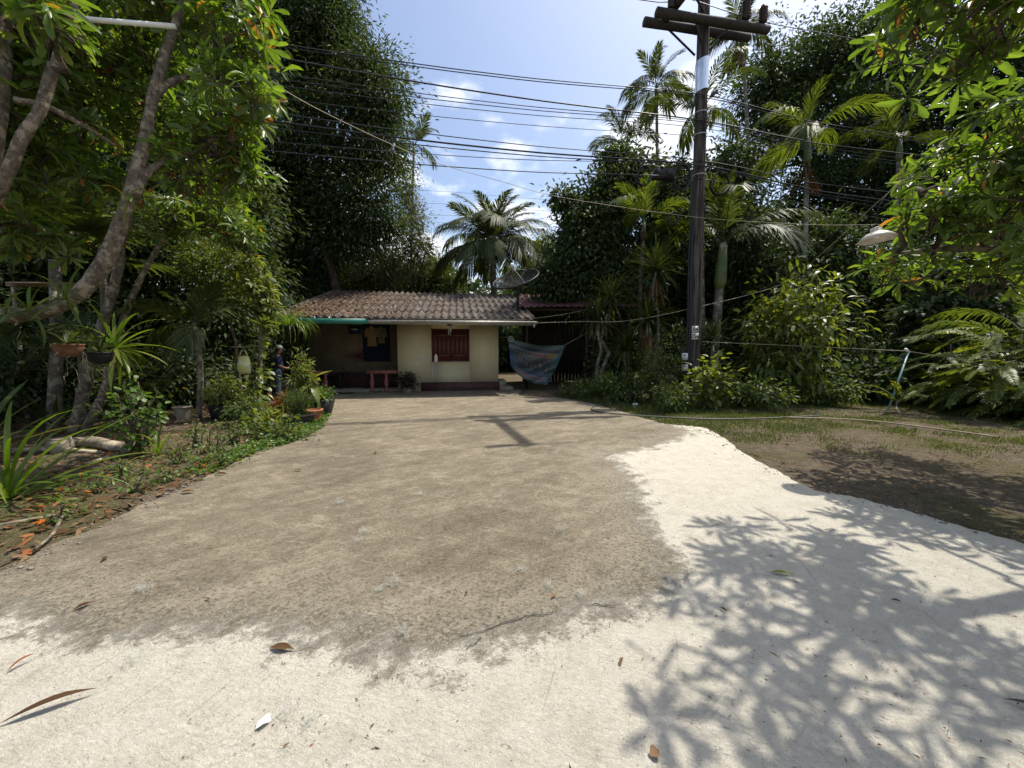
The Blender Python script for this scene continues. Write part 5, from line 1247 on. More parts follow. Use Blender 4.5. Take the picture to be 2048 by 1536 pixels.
# ------------------------------------------------------------------ planted bed: near plants
strap_plant('spider_lily', 'big yellow-green strap-leaved lily at the rim of the paving', G(18, 1000), 38, 1.35, .042, G_YEL, 207, emin=.0, emax=1.35, bend=1.1)
strap_plant('spider_lily', 'small grassy lily tuft beside the round-leaved sapling', G(318, 910), 16, .55, .035, G_YEL, 202, emin=.25, emax=1.45, bend=1.0)
strap_plant('spider_lily', 'dim strap-leaved clump under the twin stems', G(112, 858), 18, .8, .05, G_PALM, 203, emin=.3, emax=1.45, bend=.6)
strap_plant('spider_lily', 'tall dark strap-leaved clump behind the big lily', G(-60, 935), 18, 1.5, .08, G_MID, 204, emin=.5, emax=1.5, bend=.5)
cdl = strap_plant('cordyline', 'long-leaved cordyline hanging out from the twin stems', P(232, 697, 6.6), 36, .80, .055, G_YEL, 205, emin=-1.1, emax=1.35, bend=.9, stem=(-.25, .55, -.35))
shrub('sapling', 'round-leaved sapling standing alone before the log', G(272, 912), 1.25, .42, 330, .085, .06, G_COVER, 206, tm=TRO, nst=9, clump=.05, droop=.05)
shrub('potted_shrub', 'pale-leaved bush spilling over the ribbed black tub', (*G(452, 836)[:2], .32), .62, .42, 520, .12, .045, G_BRT, 207, nst=10, clump=.08, droop=.5)
def pot(name, label, c, prof, mat, cat='pot', n=16, soil=True, group=None, ribs=0):
    t = thing(name, label, cat, tuple(c), group); m = MB(); m.lathe(prof, tuple(c), n, cap=False)
    b = prof[-1]; m.lathe([(b[0] - .02, b[1]), (b[0] - .03, b[1] - .05), (.001, b[1] - .05)], tuple(c), n, cap=False)
    m.lathe([(.001, prof[0][1]), prof[0]], tuple(c), n, cap=False)
    m.build('body', mat, t, smooth=True)
    if ribs:
        m = MB()
        for i in range(ribs):
            a = 6.283 * i / ribs; m.tube([(c[0] + r * 1.01 * math.cos(a), c[1] + r * 1.01 * math.sin(a), c[2] + z) for r, z in prof[1:]], .012, 4)
        m.build('rib', mat, t)
    m = MB(); m.lathe([(b[0], b[1] - .03), (b[0] + .018, b[1] - .03), (b[0] + .018, b[1]), (b[0] - .02, b[1] + .002)], tuple(c), n, cap=False); m.build('rim', mat, t, smooth=True)
    if soil:
        m = MB(); m.lathe([(b[0] - .025, b[1] - .045), (.001, b[1] - .04)], tuple(c), n, cap=False); m.build('soil', M_soil, t)
    return t
pot('plant_tub', 'ribbed black rubber tub under the pale bush', G(456, 838), [(.24, 0), (.30, .05), (.33, .2), (.34, .34)], M_black, ribs=14)
pot('plant_pot', 'small grey pot standing behind the round-leaved sapling', G(366, 838), [(.12, 0), (.15, .16), (.17, .30)], M_cem)
pot('plant_pot', 'dark clay pot holding the fine-leaved herb', G(600, 852), [(.20, 0), (.27, .14), (.30, .26)], plain('dark_clay', (.05, .04, .035), .8, .3))
shrub('potted_herb', 'fluffy fine-leaved herb in the dark clay pot', (*G(600, 852)[:2], .2), .62, .36, 3000, .05, .012, G_COVER, 208, nst=16, clump=.06, droop=-.1, tm=T2)
pot('plant_pot', 'terracotta pot wedged beside the black square planter', G(625, 846), [(.14, 0), (.18, .18), (.21, .30)], M_terra)
pl = thing('square_planter', 'tapered black square planter at the corner of the bed', 'planter', tuple(G(642, 832)))
c0 = G(642, 832); m = MB()
V = [(c0.x + s * a, c0.y + s * b_, z) for s, z in ((.17, .0), (.25, .40), (.225, .40), (.21, .34)) for a, b_ in ((-1, -1), (1, -1), (1, 1), (-1, 1))]
m.add(V, [[(i * 4 + j, i * 4 + (j + 1) % 4, (i + 1) * 4 + (j + 1) % 4, (i + 1) * 4 + j) for i in range(3) for j in range(4)] + [(12, 13, 14, 15), (3, 2, 1, 0)]]); m.build('body', M_black, pl)
m = MB(); m.box(c0.x - .265, c0.x + .265, c0.y - .275, c0.y - .252, .36, .42); m.build('rim', M_black, pl)
shrub('potted_herb', 'low bright-green herb heaped over the square planter', (c0.x - .12, c0.y, .34), .34, .55, 1500, .055, .035, G_COVER, 209, nst=16, clump=.06, tm=TRO, droop=.0, ry=.35)
cr = G(572, 846)
shrub('croton', 'red and orange croton bush among the pots', (cr.x, cr.y + .05, 0), .62, .34, 330, .18, .05, G_RED, 210, nst=12, clump=.05, droop=-.45, tm=TLA)
shrub('bed_plant', 'yellow-veined broad-leaved plant below the croton', G(530, 866), .42, .45, 300, .17, .06, G_BRT, 211, nst=12, clump=.07, droop=.1)
shrub('bed_plant', 'dark leafy edging plant before the pots', G(560, 880), .20, .75, 800, .08, .04, G_MID, 212, nst=14, clump=.07, ry=.4, tm=TRO)
shrub('bed_plant', 'shadowy leafy plant round the foot of the vine sapling', G(500, 850), .6, .55, 700, .11, .05, G_MID, 213, nst=12, clump=.08)
shrub('cassava', 'thin-stemmed sapling with finger-like leaves before the porch', (*G(608, 838)[:2], 0), 1.75, .24, 560, .16, .026, G_BRT, 214, nst=8, clump=.06, zmin=.45, droop=.3, tm=TLA)
def big_leaf_plant(name, label, c, leaves, mat, L, Wd, seed, h):
    rs = np.random.default_rng(seed); t = thing(name, label, 'plant', tuple(c)); top = Vector(c) + Vector((.03, 0, h)); m = MB(); m.tube([c, (Vector(c) + top) / 2 + Vector((.02, 0, 0)), top], [.02, .016, .012], 6); m.build('stem', B_SHAFT, t)
    ms = leaf_meshes(mat, TLA, 'big' + mat.name)
    for i, (a, e) in enumerate(leaves):
        M = Matrix.Translation(top - Vector((0, 0, .05 * i))) @ Matrix.Rotation(a, 4, 'Z') @ Matrix.Rotation(e, 4, 'X') @ Matrix.Rotation(rs.uniform(-.3, .3), 4, 'Y') @ Matrix.Diagonal((Wd, L * rs.uniform(.85, 1.1), L, 1)); inst('leaf', ms[i % 5], t, M)
big_leaf_plant('broad_leaf_plant', 'tall plant with a few very large pale leaves beside the cassava', G(626, 838), [(-1.2, .5), (1.3, .4), (.2, .3), (2.8, -.2), (-2.4, -.4), (-.6, -.7), (1.9, -.8), (.9, -1.0), (-1.7, -1.1)], G_BRT, .52, .17, 3, .95)
# hanging spider plant under the fascia
hp = P(578, 652, 11.6); sp = thing('hanging_plant', 'hanging pot of long trailing striped leaves under the green fascia', 'plant', tuple(hp))
V, Q, rn = strap_head(hp, 90, 1.15, .020, np.random.default_rng(3), emin=.1, emax=1.2, bend=2.6, nseg=9); obj('foliage', V, [Q], G_YEL, sp, rnd=rn)
m = MB(); m.lathe([(.10, -.2), (.14, -.05), (.15, 0)], tuple(hp), 12); m.build('pot', M_black, sp)
m = MB(); [m.tube([hp + Vector((.14 * math.cos(a), .14 * math.sin(a), 0)), hp + Vector((0, 0, .5))], .004, 4) for a in (0, 2.1, 4.2)]; m.tube([hp + Vector((0, 0, .5)), hp + Vector((0, .3, 1.05))], .005, 4); m.build('hanger', M_iron, sp)
# hanging baskets on the leaning limb
M_clay = plain('old_clay', (.17, .075, .04), .9, .4, 9, bump=.4)
def hang_basket(px, py, Y, r, mat, label, orchid):
    c = P(px, py, Y); t = thing('hanging_basket', label, 'basket', tuple(c), 'orchid baskets hung on the leaning tree'); m = MB()
    m.lathe([(r * .5, -r * 1.1), (r * .8, -r * .8), (r * .97, -r * .3), (r, 0), (r * 1.04, .0), (r * .95, -.03), (r * .8, -r * .6)], tuple(c), 16, cap=False); m.lathe([(.001, -r * 1.09), (r * .51, -r * 1.09)], tuple(c), 16, cap=False); m.build('bowl', mat, t, smooth=True)
    m = MB(); tp = c + Vector((0, -.1, .55))
    for a in (0.3, 2.4, 4.5): m.tube([c + Vector((r * math.cos(a), r * math.sin(a), 0)), tp], .004, 4)
    m.build('wire', M_iron, t)
    V, Q, rn = strap_head(c, orchid, .42, .045, np.random.default_rng(int(px)), emin=.1, emax=1.2, bend=.8); obj('foliage', V, [Q], G_PALM, t, rnd=rn)
    rs = np.random.default_rng(int(px) + 1); m = MB()
    for i in range(9):
        a = rs.random() * 6.28; p, r_ = limb(c + Vector((r * .5 * math.cos(a), r * .5 * math.sin(a), -.05)), c + Vector((r * 1.3 * math.cos(a), r * 1.3 * math.sin(a), -.35 - rs.random() * .4)), .005, .003, rs, .12, 6); m.tube(p, r_, 4)
    m.build('air_root', B_GREY, t)
hang_basket(135, 688, 5.6, .17, M_clay, 'cracked terracotta hanging bowl of orchids', 11)
hang_basket(199, 704, 6.1, .17, M_black, 'black wire hanging basket trailing orchid roots', 10)
for i, (px, py, Y, n_, L_, lab) in enumerate(((132, 598, 4.5, 16, .42, 'epiphyte orchid rooted in the crook of the leaning trunk'), (58, 622, 4.45, 14, .5, 'strap-leaved epiphyte sitting on the level part of the leaning trunk'), (12, 628, 4.4, 12, .45, 'dark epiphyte tuft at the low end of the leaning trunk'), (258, 405, 4.65, 10, .35, 'small epiphyte tuft on the knot of the leaning trunk'))):
    strap_plant('epiphyte', lab, P(px, py, Y), n_, L_, .03, G_MID, 230 + i, emin=-.6, emax=1.3, bend=1.2, group='epiphytes on the leaning tree')
# palm-trunk like post, plank rack, white pipe, bag, logs
m = MB(); a, b_ = P(12, 18, 4.55), P(352, 53, 5.0); m.tube([a, a + (b_ - a) * .5 + Vector((0, 0, -.02)), b_], .028, 10)
tag(m.build('plastic_pipe', M_white, smooth=True), 'long white plastic pipe tied level across the leaning trunk', 'pipe')
t = thing('plank_rack', 'rough plank shelf on posts behind the hanging baskets', 'shelf', tuple(gpt(80, 8.6)))
for i in range(3):
    a, b_ = P(20, 566 + i * 3, 8.6 + .18 * i), P(150, 567 + i * 3, 8.6 + .18 * i); m = MB(); m.beam(a, b_, .16, .03); m.build('plank', plain('bare_plank', (.30, .21, .14), .8, .25) if i == 0 else bpy.data.materials['bare_plank'], t)
for px in (26, 144):
    q = P(px, 572, 8.75); m = MB(); m.tube([(q.x, q.y, 0), (q.x, q.y, q.z - .03)], .04, 6); m.build('post', B_LOG, t)
bg_ = P(487, 708, 8.6); t = thing('carrier_bag', 'white and yellow carrier bag hanging by the vine sapling', 'bag', tuple(bg_)); m = MB(); V = []; nz = 7
for j in range(nz):
    u = j / (nz - 1); w = .10 + .05 * math.sin(u * 2.6); d_ = .03 + .07 * math.sin(u * 3.0)
    for a in np.linspace(0, 2 * math.pi, 15)[:-1]: V.append((bg_.x + w * math.cos(a) * (1 + .08 * math.sin(3 * a + j)), bg_.y + d_ * math.sin(a), bg_.z - .05 - u * .40))
m.add(V, [[(j * 14 + i, j * 14 + (i + 1) % 14, (j + 1) * 14 + (i + 1) % 14, (j + 1) * 14 + i) for j in range(nz - 1) for i in range(14)] + [(84, 85, 86, 87), (84, 87, 88, 97), (88, 89, 96, 97), (89, 90, 95, 96), (90, 91, 94, 95), (91, 92, 93, 94)]])
k = NT('bag_film'); n = k.noise(k.coord(), 9, 3); M_bag = k.fin(k.ramp(n, [(.4, (.55, .55, .42)), (.55, (.50, .48, .16))]), .35); m.build('body', M_bag, t, smooth=True)
for s in (-1, 1):
    m = MB(); m.tube([bg_ + Vector((s * .09, 0, -.06)), bg_ + Vector((s * .05, 0, .06)), bg_ + Vector((0, 0, .10))], .012, 5); m.build('handle', M_bag, t)
m = MB(); m.tube([P(462, 694, 8.6), P(487, 694, 8.6), P(520, 692, 8.8)], .014, 6); tag(m.build('bamboo_stick', B_LOG), 'thin level stick tied to the vine sapling, holding the bag', 'stick')
def log(pts, rad, label, mat=None):
    q = smooth_path([tuple(p) + (r,) for p, r in zip(pts, rad)], 5); rs = np.random.default_rng(len(label)); q[:, 3] *= 1 + rs.normal(size=len(q)) * .07; m = MB(); m.tube(q[:, :3], q[:, 3], 10)
    tag(m.build('fallen_log', mat or B_LOG, smooth=True), label, 'log', 'dead wood on the bed')
def gz(px, py, z): q = G(px, py, z); return (q.x, q.y, q.z)
log([gz(115, 888, .1), gz(180, 884, .10), gz(225, 892, .09), gz(268, 898, .07)], [.10, .10, .085, .06], 'split weathered log lying before the twin stems')
log([gz(30, 902, .05), gz(110, 900, .05), gz(200, 905, .04)], [.05, .05, .03], 'thin pale log half under the lily leaves')
log([gz(175, 928, .03), gz(225, 912, .04), gz(280, 900, .03)], [.025, .03, .02], 'crooked grey stick beside the round-leaved sapling')
log([gz(70, 1098, .05), gz(105, 1068, .06), gz(125, 1030, .05)], [.010, .015, .012], 'short forked grey root at the rim of the paving', B_GREY)
log([gz(0, 1050, .03), gz(60, 1040, .03), gz(110, 1030, .02)], [.015, .018, .012], 'straight dry stick in front of the lily')
pot('plant_pot', 'round grey pot lying in the shade by the thin pale log', G(122, 906), [(.10, 0), (.15, .10), (.14, .2), (.11, .24)], M_cem, soil=False)

# ------------------------------------------------------------------ ground plants and litter
def scatter_ground(n, x0, x1, y0, y1, seed, dens):
    rs = np.random.default_rng(seed); XY = np.column_stack([rs.uniform(x0, x1, n), rs.uniform(y0, y1, n)])
    sd = sdist(XY, POLY); return XY[rs.random(n) < dens(XY, sd)], rs
def grass_obj(name, XY, rs, h, w, mat, label, lean=.5):
    n = len(XY); Pp = np.column_stack([XY, np.full(n, -.005)])
    D = np.column_stack([rs.normal(size=(n, 2)) * lean, np.ones(n)]); U = np.column_stack([rs.normal(size=(n, 2)), np.full(n, .3)])
    o = leaf_obj(name, Pp, D, U, h * rs.uniform(.5, 1.4, n), w * rs.uniform(.7, 1.3, n), T2, mat, None, rs); tag(o, label, 'grass', kind='stuff'); return o
XY, rs = scatter_ground(150000, 3.0, 13, 5.5, 13, 301, lambda q, s: (s < -.02) * np.clip(vnoise(q, .7, 21) * 1.1 + vnoise(q, 2.3, 25) * 1.1 - .66 + np.clip((q[:, 1] - 8.4) * .30, -.45, .75) + .25 * np.exp(s / .5), 0, 1) * .85)
grass_obj('grass', XY, rs, .065, .010, G_GRASS, 'thin patchy grass on the dirt lot beside the paving')
XY, rs = scatter_ground(26000, 1.5, 9.5, 9.5, 13.4, 302, lambda q, s: (s < 0) * (s > -1.6) * np.clip(vnoise(q, .9, 22) * 2 - .4, 0, 1))
grass_obj('grass', XY, rs, .18, .016, G_GRASS, 'taller grass along the bushes at the far rim of the yard')
n = 70000; rs = np.random.default_rng(303)
XY = np.column_stack([rs.uniform(-6.5, -3, n), rs.uniform(2.5, 12, n)]); sd = sdist(XY, POLY)
dn = np.clip(1.35 - np.abs(sd + .22) / .30, 0, 1) * np.clip((XY[:, 1] - 4.4) * .45, 0, 1) + (sd < -.5) * .045 * np.clip(vnoise(XY, 1.2, 31) * 3 - 1, 0, 1)
keep = (sd < .10) & (rs.random(n) < dn * 1.0); XY = XY[keep]; m_ = len(XY)
Pp = np.column_stack([XY, np.abs(rs.normal(size=m_)) * .045 + .01])
o = leaf_obj('ground_cover', Pp, np.column_stack([rs.normal(size=(m_, 2)), rs.uniform(.0, .7, m_)]), np.array([0, 0, 1.0]) + rs.normal(size=(m_, 3)) * .3, rs.uniform(.04, .075, m_), rs.uniform(.025, .045, m_), TRO, G_COVER, None, rs)
tag(o, 'bright creeping ground cover along the garden rim of the paving', 'ground cover', kind='stuff')
# weeds with small upright stems on the bed
for i, (px, py, h) in enumerate(((430, 905, .45), (395, 895, .5), (470, 890, .4), (350, 930, .3), (445, 930, .3), (245, 955, .25), (200, 985, .22), (120, 1045, .2), (275, 985, .2), (330, 965, .2), (400, 940, .22))):
    shrub('weed', ['spindly upright weed in the middle of the bed', 'low spreading weed near the rim of the paving'][h < .35], G(px, py), h, .16, 120 if h > .35 else 70, .065, .026, G_COVER, 320 + i, nst=4, clump=.035, group=['upright weeds on the bed', 'low weeds on the bed'][h < .35], cat='weed', tm=TLA)
# dry leaves on the soil
n = 9000; rs = np.random.default_rng(304)
XY = np.column_stack([rs.uniform(-11, -2.6, n), rs.uniform(2.2, 11, n)]); sd = sdist(XY, POLY); keep = (sd < -.02) & (rs.random(n) < np.clip(1.2 - (XY[:, 1] - 3) * .09, .25, 1)); XY = XY[keep]; m_ = len(XY)
o = leaf_obj('leaf_litter', np.column_stack([XY, rs.uniform(.005, .05, m_)]), np.column_stack([rs.normal(size=(m_, 2)), rs.normal(size=m_) * .18]), np.array([0, 0, 1.0]) + rs.normal(size=(m_, 3)) * .35, rs.uniform(.05, .17, m_), rs.uniform(.02, .055, m_), TLA, G_DRY, None, rs)
tag(o, 'brown dry leaf litter covering the planted bed', 'leaf litter', kind='stuff')
n = 4500; rs = np.random.default_rng(305)
XY = np.column_stack([rs.uniform(3, 12, n), rs.uniform(3, 11, n)]); sd = sdist(XY, POLY); XY = XY[sd < -.05]; m_ = len(XY)
o = leaf_obj('leaf_litter', np.column_stack([XY, rs.uniform(.005, .03, m_)]), np.column_stack([rs.normal(size=(m_, 2)), rs.normal(size=m_) * .15]), np.array([0, 0, 1.0]) + rs.normal(size=(m_, 3)) * .3, rs.uniform(.02, .10, m_) ** 1.1, rs.uniform(.008, .03, m_), TLA, G_DRY, None, rs)
tag(o, 'scattered dry leaves on the shaded dirt lot', 'leaf litter', kind='stuff')
# leaves on the roof, thickest over the porch
n = 3600; rs = np.random.default_rng(306)
lx = XR - 8.5 + np.abs(rs.normal(size=n)) * 2.3; ly = rs.uniform(EY + .05, RY - .2, n); k_ = (lx < XR - .2) & (rs.random(n) < 1 - .55 * (ly - EY) / 6.2); lx, ly = lx[k_], ly[k_]; m_ = len(lx)
Pp = np.array([tuple(H(a, b_, roofz(b_) + .03 + .03 * math.cos(2 * math.pi * (XR - a) / PITCHW))) for a, b_ in zip(lx, ly)])
o = leaf_obj('leaf_litter', Pp, np.column_stack([rs.normal(size=(m_, 2)), rs.normal(size=m_) * .3]), np.array([0, -.25, 1.0]) + rs.normal(size=(m_, 3)) * .35, rs.uniform(.07, .17, m_), rs.uniform(.03, .06, m_), TLA, G_DRY, None, rs)
tag(o, 'brown dry leaves heaped on the corrugated roof', 'leaf litter', kind='stuff')
# orange flowers on the bed
def flower_mesh():
    Vs, Fs, k = [], [], 0
    for i in range(6):
        a = i * 1.047; v, f = leaf_cloud(np.zeros((1, 3)), np.array([[math.cos(a), math.sin(a), .35]]), np.array([[0, 0, 1.0]]), .034, .019, TRO); Vs.append(v); Fs.append(f + k); k += len(v)
    V0, F0 = tube([(0, 0, -.10), (.01, 0, 0)], [.004, .004], 4); Vs.append(V0); F1 = F0[0] + k; Fs.append(F0[1] + k)
    return mesh_data('orange_flower', np.concatenate(Vs), [np.concatenate(Fs), F1], leaf_mat('petal_orange', [(0, (.55, .12, .015)), (1, (.62, .2, .03))], .5, .3, (1.3, 1.0, .7)))
FLM = flower_mesh()
for i, (px, py) in enumerate(((125, 996), (162, 966), (178, 1002), (85, 1034), (75, 1068), (85, 1066), (222, 920), (272, 918), (395, 942), (410, 945), (420, 928), (470, 868), (303, 955))):
    o = inst('orange_flower', FLM, None, Matrix.Translation(G(px, py) + Vector((0, 0, .10))) @ Matrix.Rotation(i * 1.3, 4, 'Z') @ Matrix.Rotation(.4, 4, 'X'))
    tag(o, 'small orange flower on a short stalk in the litter of the bed', 'flower', 'orange flowers on the bed')
# dry leaves and scraps on the paving
def curl_leaf(name, label, px, py, L, Wd, az, mat, curl=.25, group=None, lift=.006):
    V, Q = blade_arrays(L, Wd, curl, -curl * 1.2, 8, .7); w = np.sin(np.linspace(0, np.pi, 9)) ** .6; V = V.reshape(9, 3, 3); mid = V[:, 1:2]; V = (mid + (V - mid) * np.maximum(w, .12)[:, None, None] * 1.15).reshape(-1, 3)
    c = G(px, py, .035); rs = np.random.default_rng(int(px * 7 + py)); m = MB(Matrix.Translation(c + Vector((0, 0, lift))) @ Matrix.Rotation(az, 4, 'Z') @ Matrix.Rotation(rs.uniform(-.3, .3), 4, 'X')); m.add(V, [Q])
    o = m.build(name, mat, rnd=np.full(len(V), rs.random() * .8), smooth=True); return tag(o, label, 'dry leaf', group)
LG = 'dry leaves on the paving'
curl_leaf('dry_leaf', 'long dark-brown curled leaf lying on the white paving', 0, 1450, .30, .032, .55, G_DRY, .22, LG)
curl_leaf('dry_leaf', 'brown thick-stalked leaf at the seam of white and tan paving', 540, 1297, .14, .032, -.1, G_DRY, .14, LG)
curl_leaf('dry_leaf', 'thin bent brown leaf near the seam on the white paving', 14, 1346, .11, .016, 1.2, G_DRY, .6, LG)
curl_leaf('dry_leaf', 'small reddish leaf lying alone on the dusty tan paving near the bed', 146, 1222, .09, .026, 1.0, G_DRY, .15, LG)
curl_leaf('dry_leaf', 'flat orange leaf where the ground cover thins at the rim', 362, 986, .15, .05, 0.1, G_DRY, .2, LG)
curl_leaf('dry_leaf', 'round dark leaf in the dappled shade', 1300, 1514, .045, .035, .4, G_DRY, .15, LG)
curl_leaf('dry_leaf', 'curved yellowish pod leaf inside the dappled shade', 1540, 1146, .16, .03, -.25, G_YEL, .15, LG)
curl_leaf('dry_leaf', 'long black twig-like leaf in the deep shade on the white paving', 2005, 1400, .16, .02, -.7, G_WINE, .3, LG)
for i, (px, py, L) in enumerate(((590, 941, .12), (750, 908, .16), (455, 949, .18), (215, 1114, .1), (412, 1097, .07), (1455, 1225, .06), (1113, 1190, .07), (1780, 1200, .07), (1240, 1332, .07), (420, 1202, .06), (935, 1185, .05), (1430, 1050, .05))):
    curl_leaf('dry_leaf', 'little curled dry leaf lying on the open paving', px, py, L * .8, L * .22, i * 1.7, G_DRY, .16, 'little dry leaves on the paving')
m = MB(); c = G(510, 1462, .035); m.add([tuple(c + Vector(q)) for q in ((0, 0, .005), (.03, .006, .025), (.045, .035, .01), (.012, .025, .03), (-.012, .03, .008), (.028, .05, .03))], [[(0, 1, 3), (1, 2, 3), (0, 3, 4), (3, 2, 5), (3, 5, 4)]]); tag(m.build('paper_scrap', M_white), 'crumpled white paper scrap on the white paving', 'paper scrap')
n = 3000; rs = np.random.default_rng(307)
XY = np.column_stack([rs.uniform(-3.5, 5, n), 1.2 + rs.random(n) ** 1.5 * 7]); XY = XY[(sdist(XY, POLY) > .05) & (rs.random(n) < (.25 + .75 * (sdist(XY, WPOLY) > 0)) * np.clip(vnoise(XY, 1.3, 77) * 2.2 - .5, .08, 1))]; m_ = len(XY)
o = leaf_obj('grit', np.column_stack([XY, rs.uniform(.036, .044, m_)]), np.column_stack([rs.normal(size=(m_, 2)), rs.normal(size=m_) * .1]), np.array([0, 0, 1.0]) + rs.normal(size=(m_, 3)) * .5, np.abs(rs.normal(size=m_)) * .014 + .006, rs.uniform(.003, .008, m_), T2, G_DRY, None, rs)
tag(o, 'tiny twigs and leaf bits strewn over the paving', 'debris', kind='stuff')
# pebbles and crumbs of soil along the broken rim of the slab
n = 60000; rs = np.random.default_rng(309)
XY = np.column_stack([rs.uniform(-6.5, 9, n), rs.uniform(1.6, 12, n)]); sd = sdist(XY, POLY)
keep = rs.random(n) < np.where(sd < 0, np.exp(sd / .12), np.exp(-sd / .07)) * .85; XY = XY[keep]; sd = sd[keep]; m_ = len(XY)
oc = np.array([(1, 0, 0), (0, 1, 0), (-1, 0, 0), (0, -1, 0), (0, 0, 1), (0, 0, -1)], float); of = np.array([(0, 1, 4), (1, 2, 4), (2, 3, 4), (3, 0, 4), (1, 0, 5), (2, 1, 5), (3, 2, 5), (0, 3, 5)])
sz = (np.abs(rs.normal(size=m_)) * .007 + .004)[:, None, None]; jit = 1 + rs.normal(size=(m_, 6, 1)) * .25
V = np.column_stack([XY, np.where(sd > 0, .034, .012)])[:, None] + oc[None] * jit * sz * np.array([1.2, 1, .6])
o = obj('pebbles', V.reshape(-1, 3), [(of[None] + (np.arange(m_) * 6)[:, None, None]).reshape(-1, 3)], plain('pebble', (.22, .19, .15), .9, .4, 30)); tag(o, 'small pebbles and soil crumbs along the broken paving rim', 'gravel', kind='stuff')
# kapok tufts
M_fluff = leaf_mat('kapok_fluff', [(0, (.74, .72, .68)), (1, (.82, .81, .78))], .9, .6, (1, 1, 1), .05)
def fluff(px, py, r, i):
    c = G(px, py, .035); rs = np.random.default_rng(900 + i); Vs, Ts, k = [], [], 0
    for j in range(110):
        d = rdir(rs, 1)[0]; d[2] = abs(d[2]) * .6; a = np.array(c) + rs.normal(size=3) * [r * .35, r * .35, r * .12] + [0, 0, r * .2]; a[2] = max(a[2], .034); b_ = a + d * r * rs.uniform(.3, .8); s = rdir(rs, 1)[0] * .0008
        mid = (a + b_) / 2 + rs.normal(size=3) * r * .12; Vs += [a - s, a + s, mid - s, mid + s, b_]; Ts += [(k, k + 1, k + 3), (k, k + 3, k + 2), (k + 2, k + 3, k + 4)]; k += 5
    o = obj('kapok_tuft', Vs, [Ts], M_fluff, loc=tuple(c)); tag(o, 'loose white tuft of kapok fluff lying on the paving', 'fluff', 'kapok tufts on the paving')
for i, (px, py, r) in enumerate(((840, 989, .07), (995, 996, .06), (680, 1006, .07), (730, 1064, .08), (716, 1082, .07), (1120, 1060, .07), (790, 1167, .075), (757, 1182, .05), (1045, 1142, .06), (272, 1322, .085), (574, 1427, .06), (620, 1446, .06), (1095, 1172, .05), (805, 1265, .06), (285, 1180, .07), (1160, 1190, .05))):
    fluff(px, py, r, i)
# cracks in the cement: thin dark gaps
M_gap = plain('crack_dark', (.03, .026, .02), .95, .2)
def crack(pts, label):
    q = smooth_path([tuple(G(x, y, .036)) for x, y in pts], 7); rs = np.random.default_rng(len(pts)); q[:, :2] += rs.normal(size=(len(q), 2)) * .006; V = []
    for i, p in enumerate(q):
        w = .0025 * math.sin(math.pi * (i + .3) / len(q)) + .0012; V += [p + [0, -w, .003], p + [0, w, .003]]
    o = obj('crack', V, [[(2 * i, 2 * i + 2, 2 * i + 3, 2 * i + 1) for i in range(len(q) - 1)]], M_gap, d)
crack([(930, 1306), (950, 1288), (960, 1276)], 'a'); crack([(880, 1266), (945, 1270), (1000, 1248), (1060, 1232), (1095, 1228), (1116, 1219)], 'b'); crack([(1170, 1208), (1230, 1212)], 'c')

# ------------------------------------------------------------------ hose, stick, bucket, blue pipe, lampshade
M_hose = plain('hose_grey', (.10, .10, .085), .5, .2); M_bamboo = plain('bamboo_pale', (.27, .21, .13), .6, .2)
def zpts(l, z): return [np.array(gz(x, y, z)) for x, y in l]
m = MB(); m.tube(smooth_path(zpts([(1262, 806), (1225, 807), (1192, 811), (1183, 818), (1200, 824), (1250, 829), (1310, 833), (1420, 838), (1540, 836), (1640, 831)], .05), 6), .016, 6); tag(m.build('garden_hose', M_hose, smooth=True), 'pale garden hose looping from the bucket across the paving edge', 'hose')
m = MB(); q = zpts([(1560, 834), (1720, 840), (1860, 856), (1995, 874)], .06); m.tube(smooth_path(q, 5), [.015] * 16, 7); tag(m.build('bamboo_pole', M_bamboo, smooth=True), 'long bamboo pole lying on the dirt lot beyond the hose', 'pole')
pot('bucket', 'dark bucket standing in the weeds where the hose starts', G(1256, 808), [(.11, 0), (.13, .1), (.15, .22)], M_black, 'bucket', soil=False)
pot('cup', 'small white cup in front of the dark bucket', G(1270, 817), [(.045, 0), (.055, .1), (.058, .14)], M_white, 'cup', soil=False, n=12)
bp = G(1775, 824); tp = P(1817, 703, 10.2); t = thing('leaning_pipe', 'tilted pale-blue plastic pipe propping up the washing cord', 'pipe', tuple(bp))
m = MB(); m.tube([bp, tp], .024, 9); m.build('pipe', plain('pipe_blue', (.16, .27, .30), .4, .12), t, smooth=True)
m = MB(); m.tube([tp + Vector((-.09, 0, .07)), tp + Vector((.02, 0, -.03))], .034, 9); m.build('pipe_joint', M_white, t, smooth=True)
lc = P(1754, 480, 4.9); t = thing('lampshade', 'old white enamel lampshade hanging under the shade tree leaves', 'lamp', tuple(lc))
ax = Vector((-.06, .1, 1)).normalized(); m = MB(); m.lathe([(.185, 0), (.19, .006), (.14, .055), (.10, .085), (.062, .10), (.055, .105), (.055, .15), (.03, .16)], tuple(lc), 24, cap=False, axis=ax); m.lathe([(.183, .002), (.135, .048), (.06, .09), (.001, .092)], tuple(lc), 24, cap=False, axis=ax)
m.build('shade', plain('enamel', (.50, .46, .40), .45, .25, 9), t, smooth=True)
m = MB(); m.lathe([(.001, .02), (.025, .03), (.03, .05), (.018, .09)], tuple(lc), 10, axis=ax); m.build('bulb', M_white, t, smooth=True)
m = MB(); m.tube(smooth_path([lc + ax * .155, lc + Vector((.05, .05, .45)), lc + Vector((.35, .1, .75)), lc + Vector((.7, .1, .8))], 5), .006, 5); m.build('flex', M_cable, t)

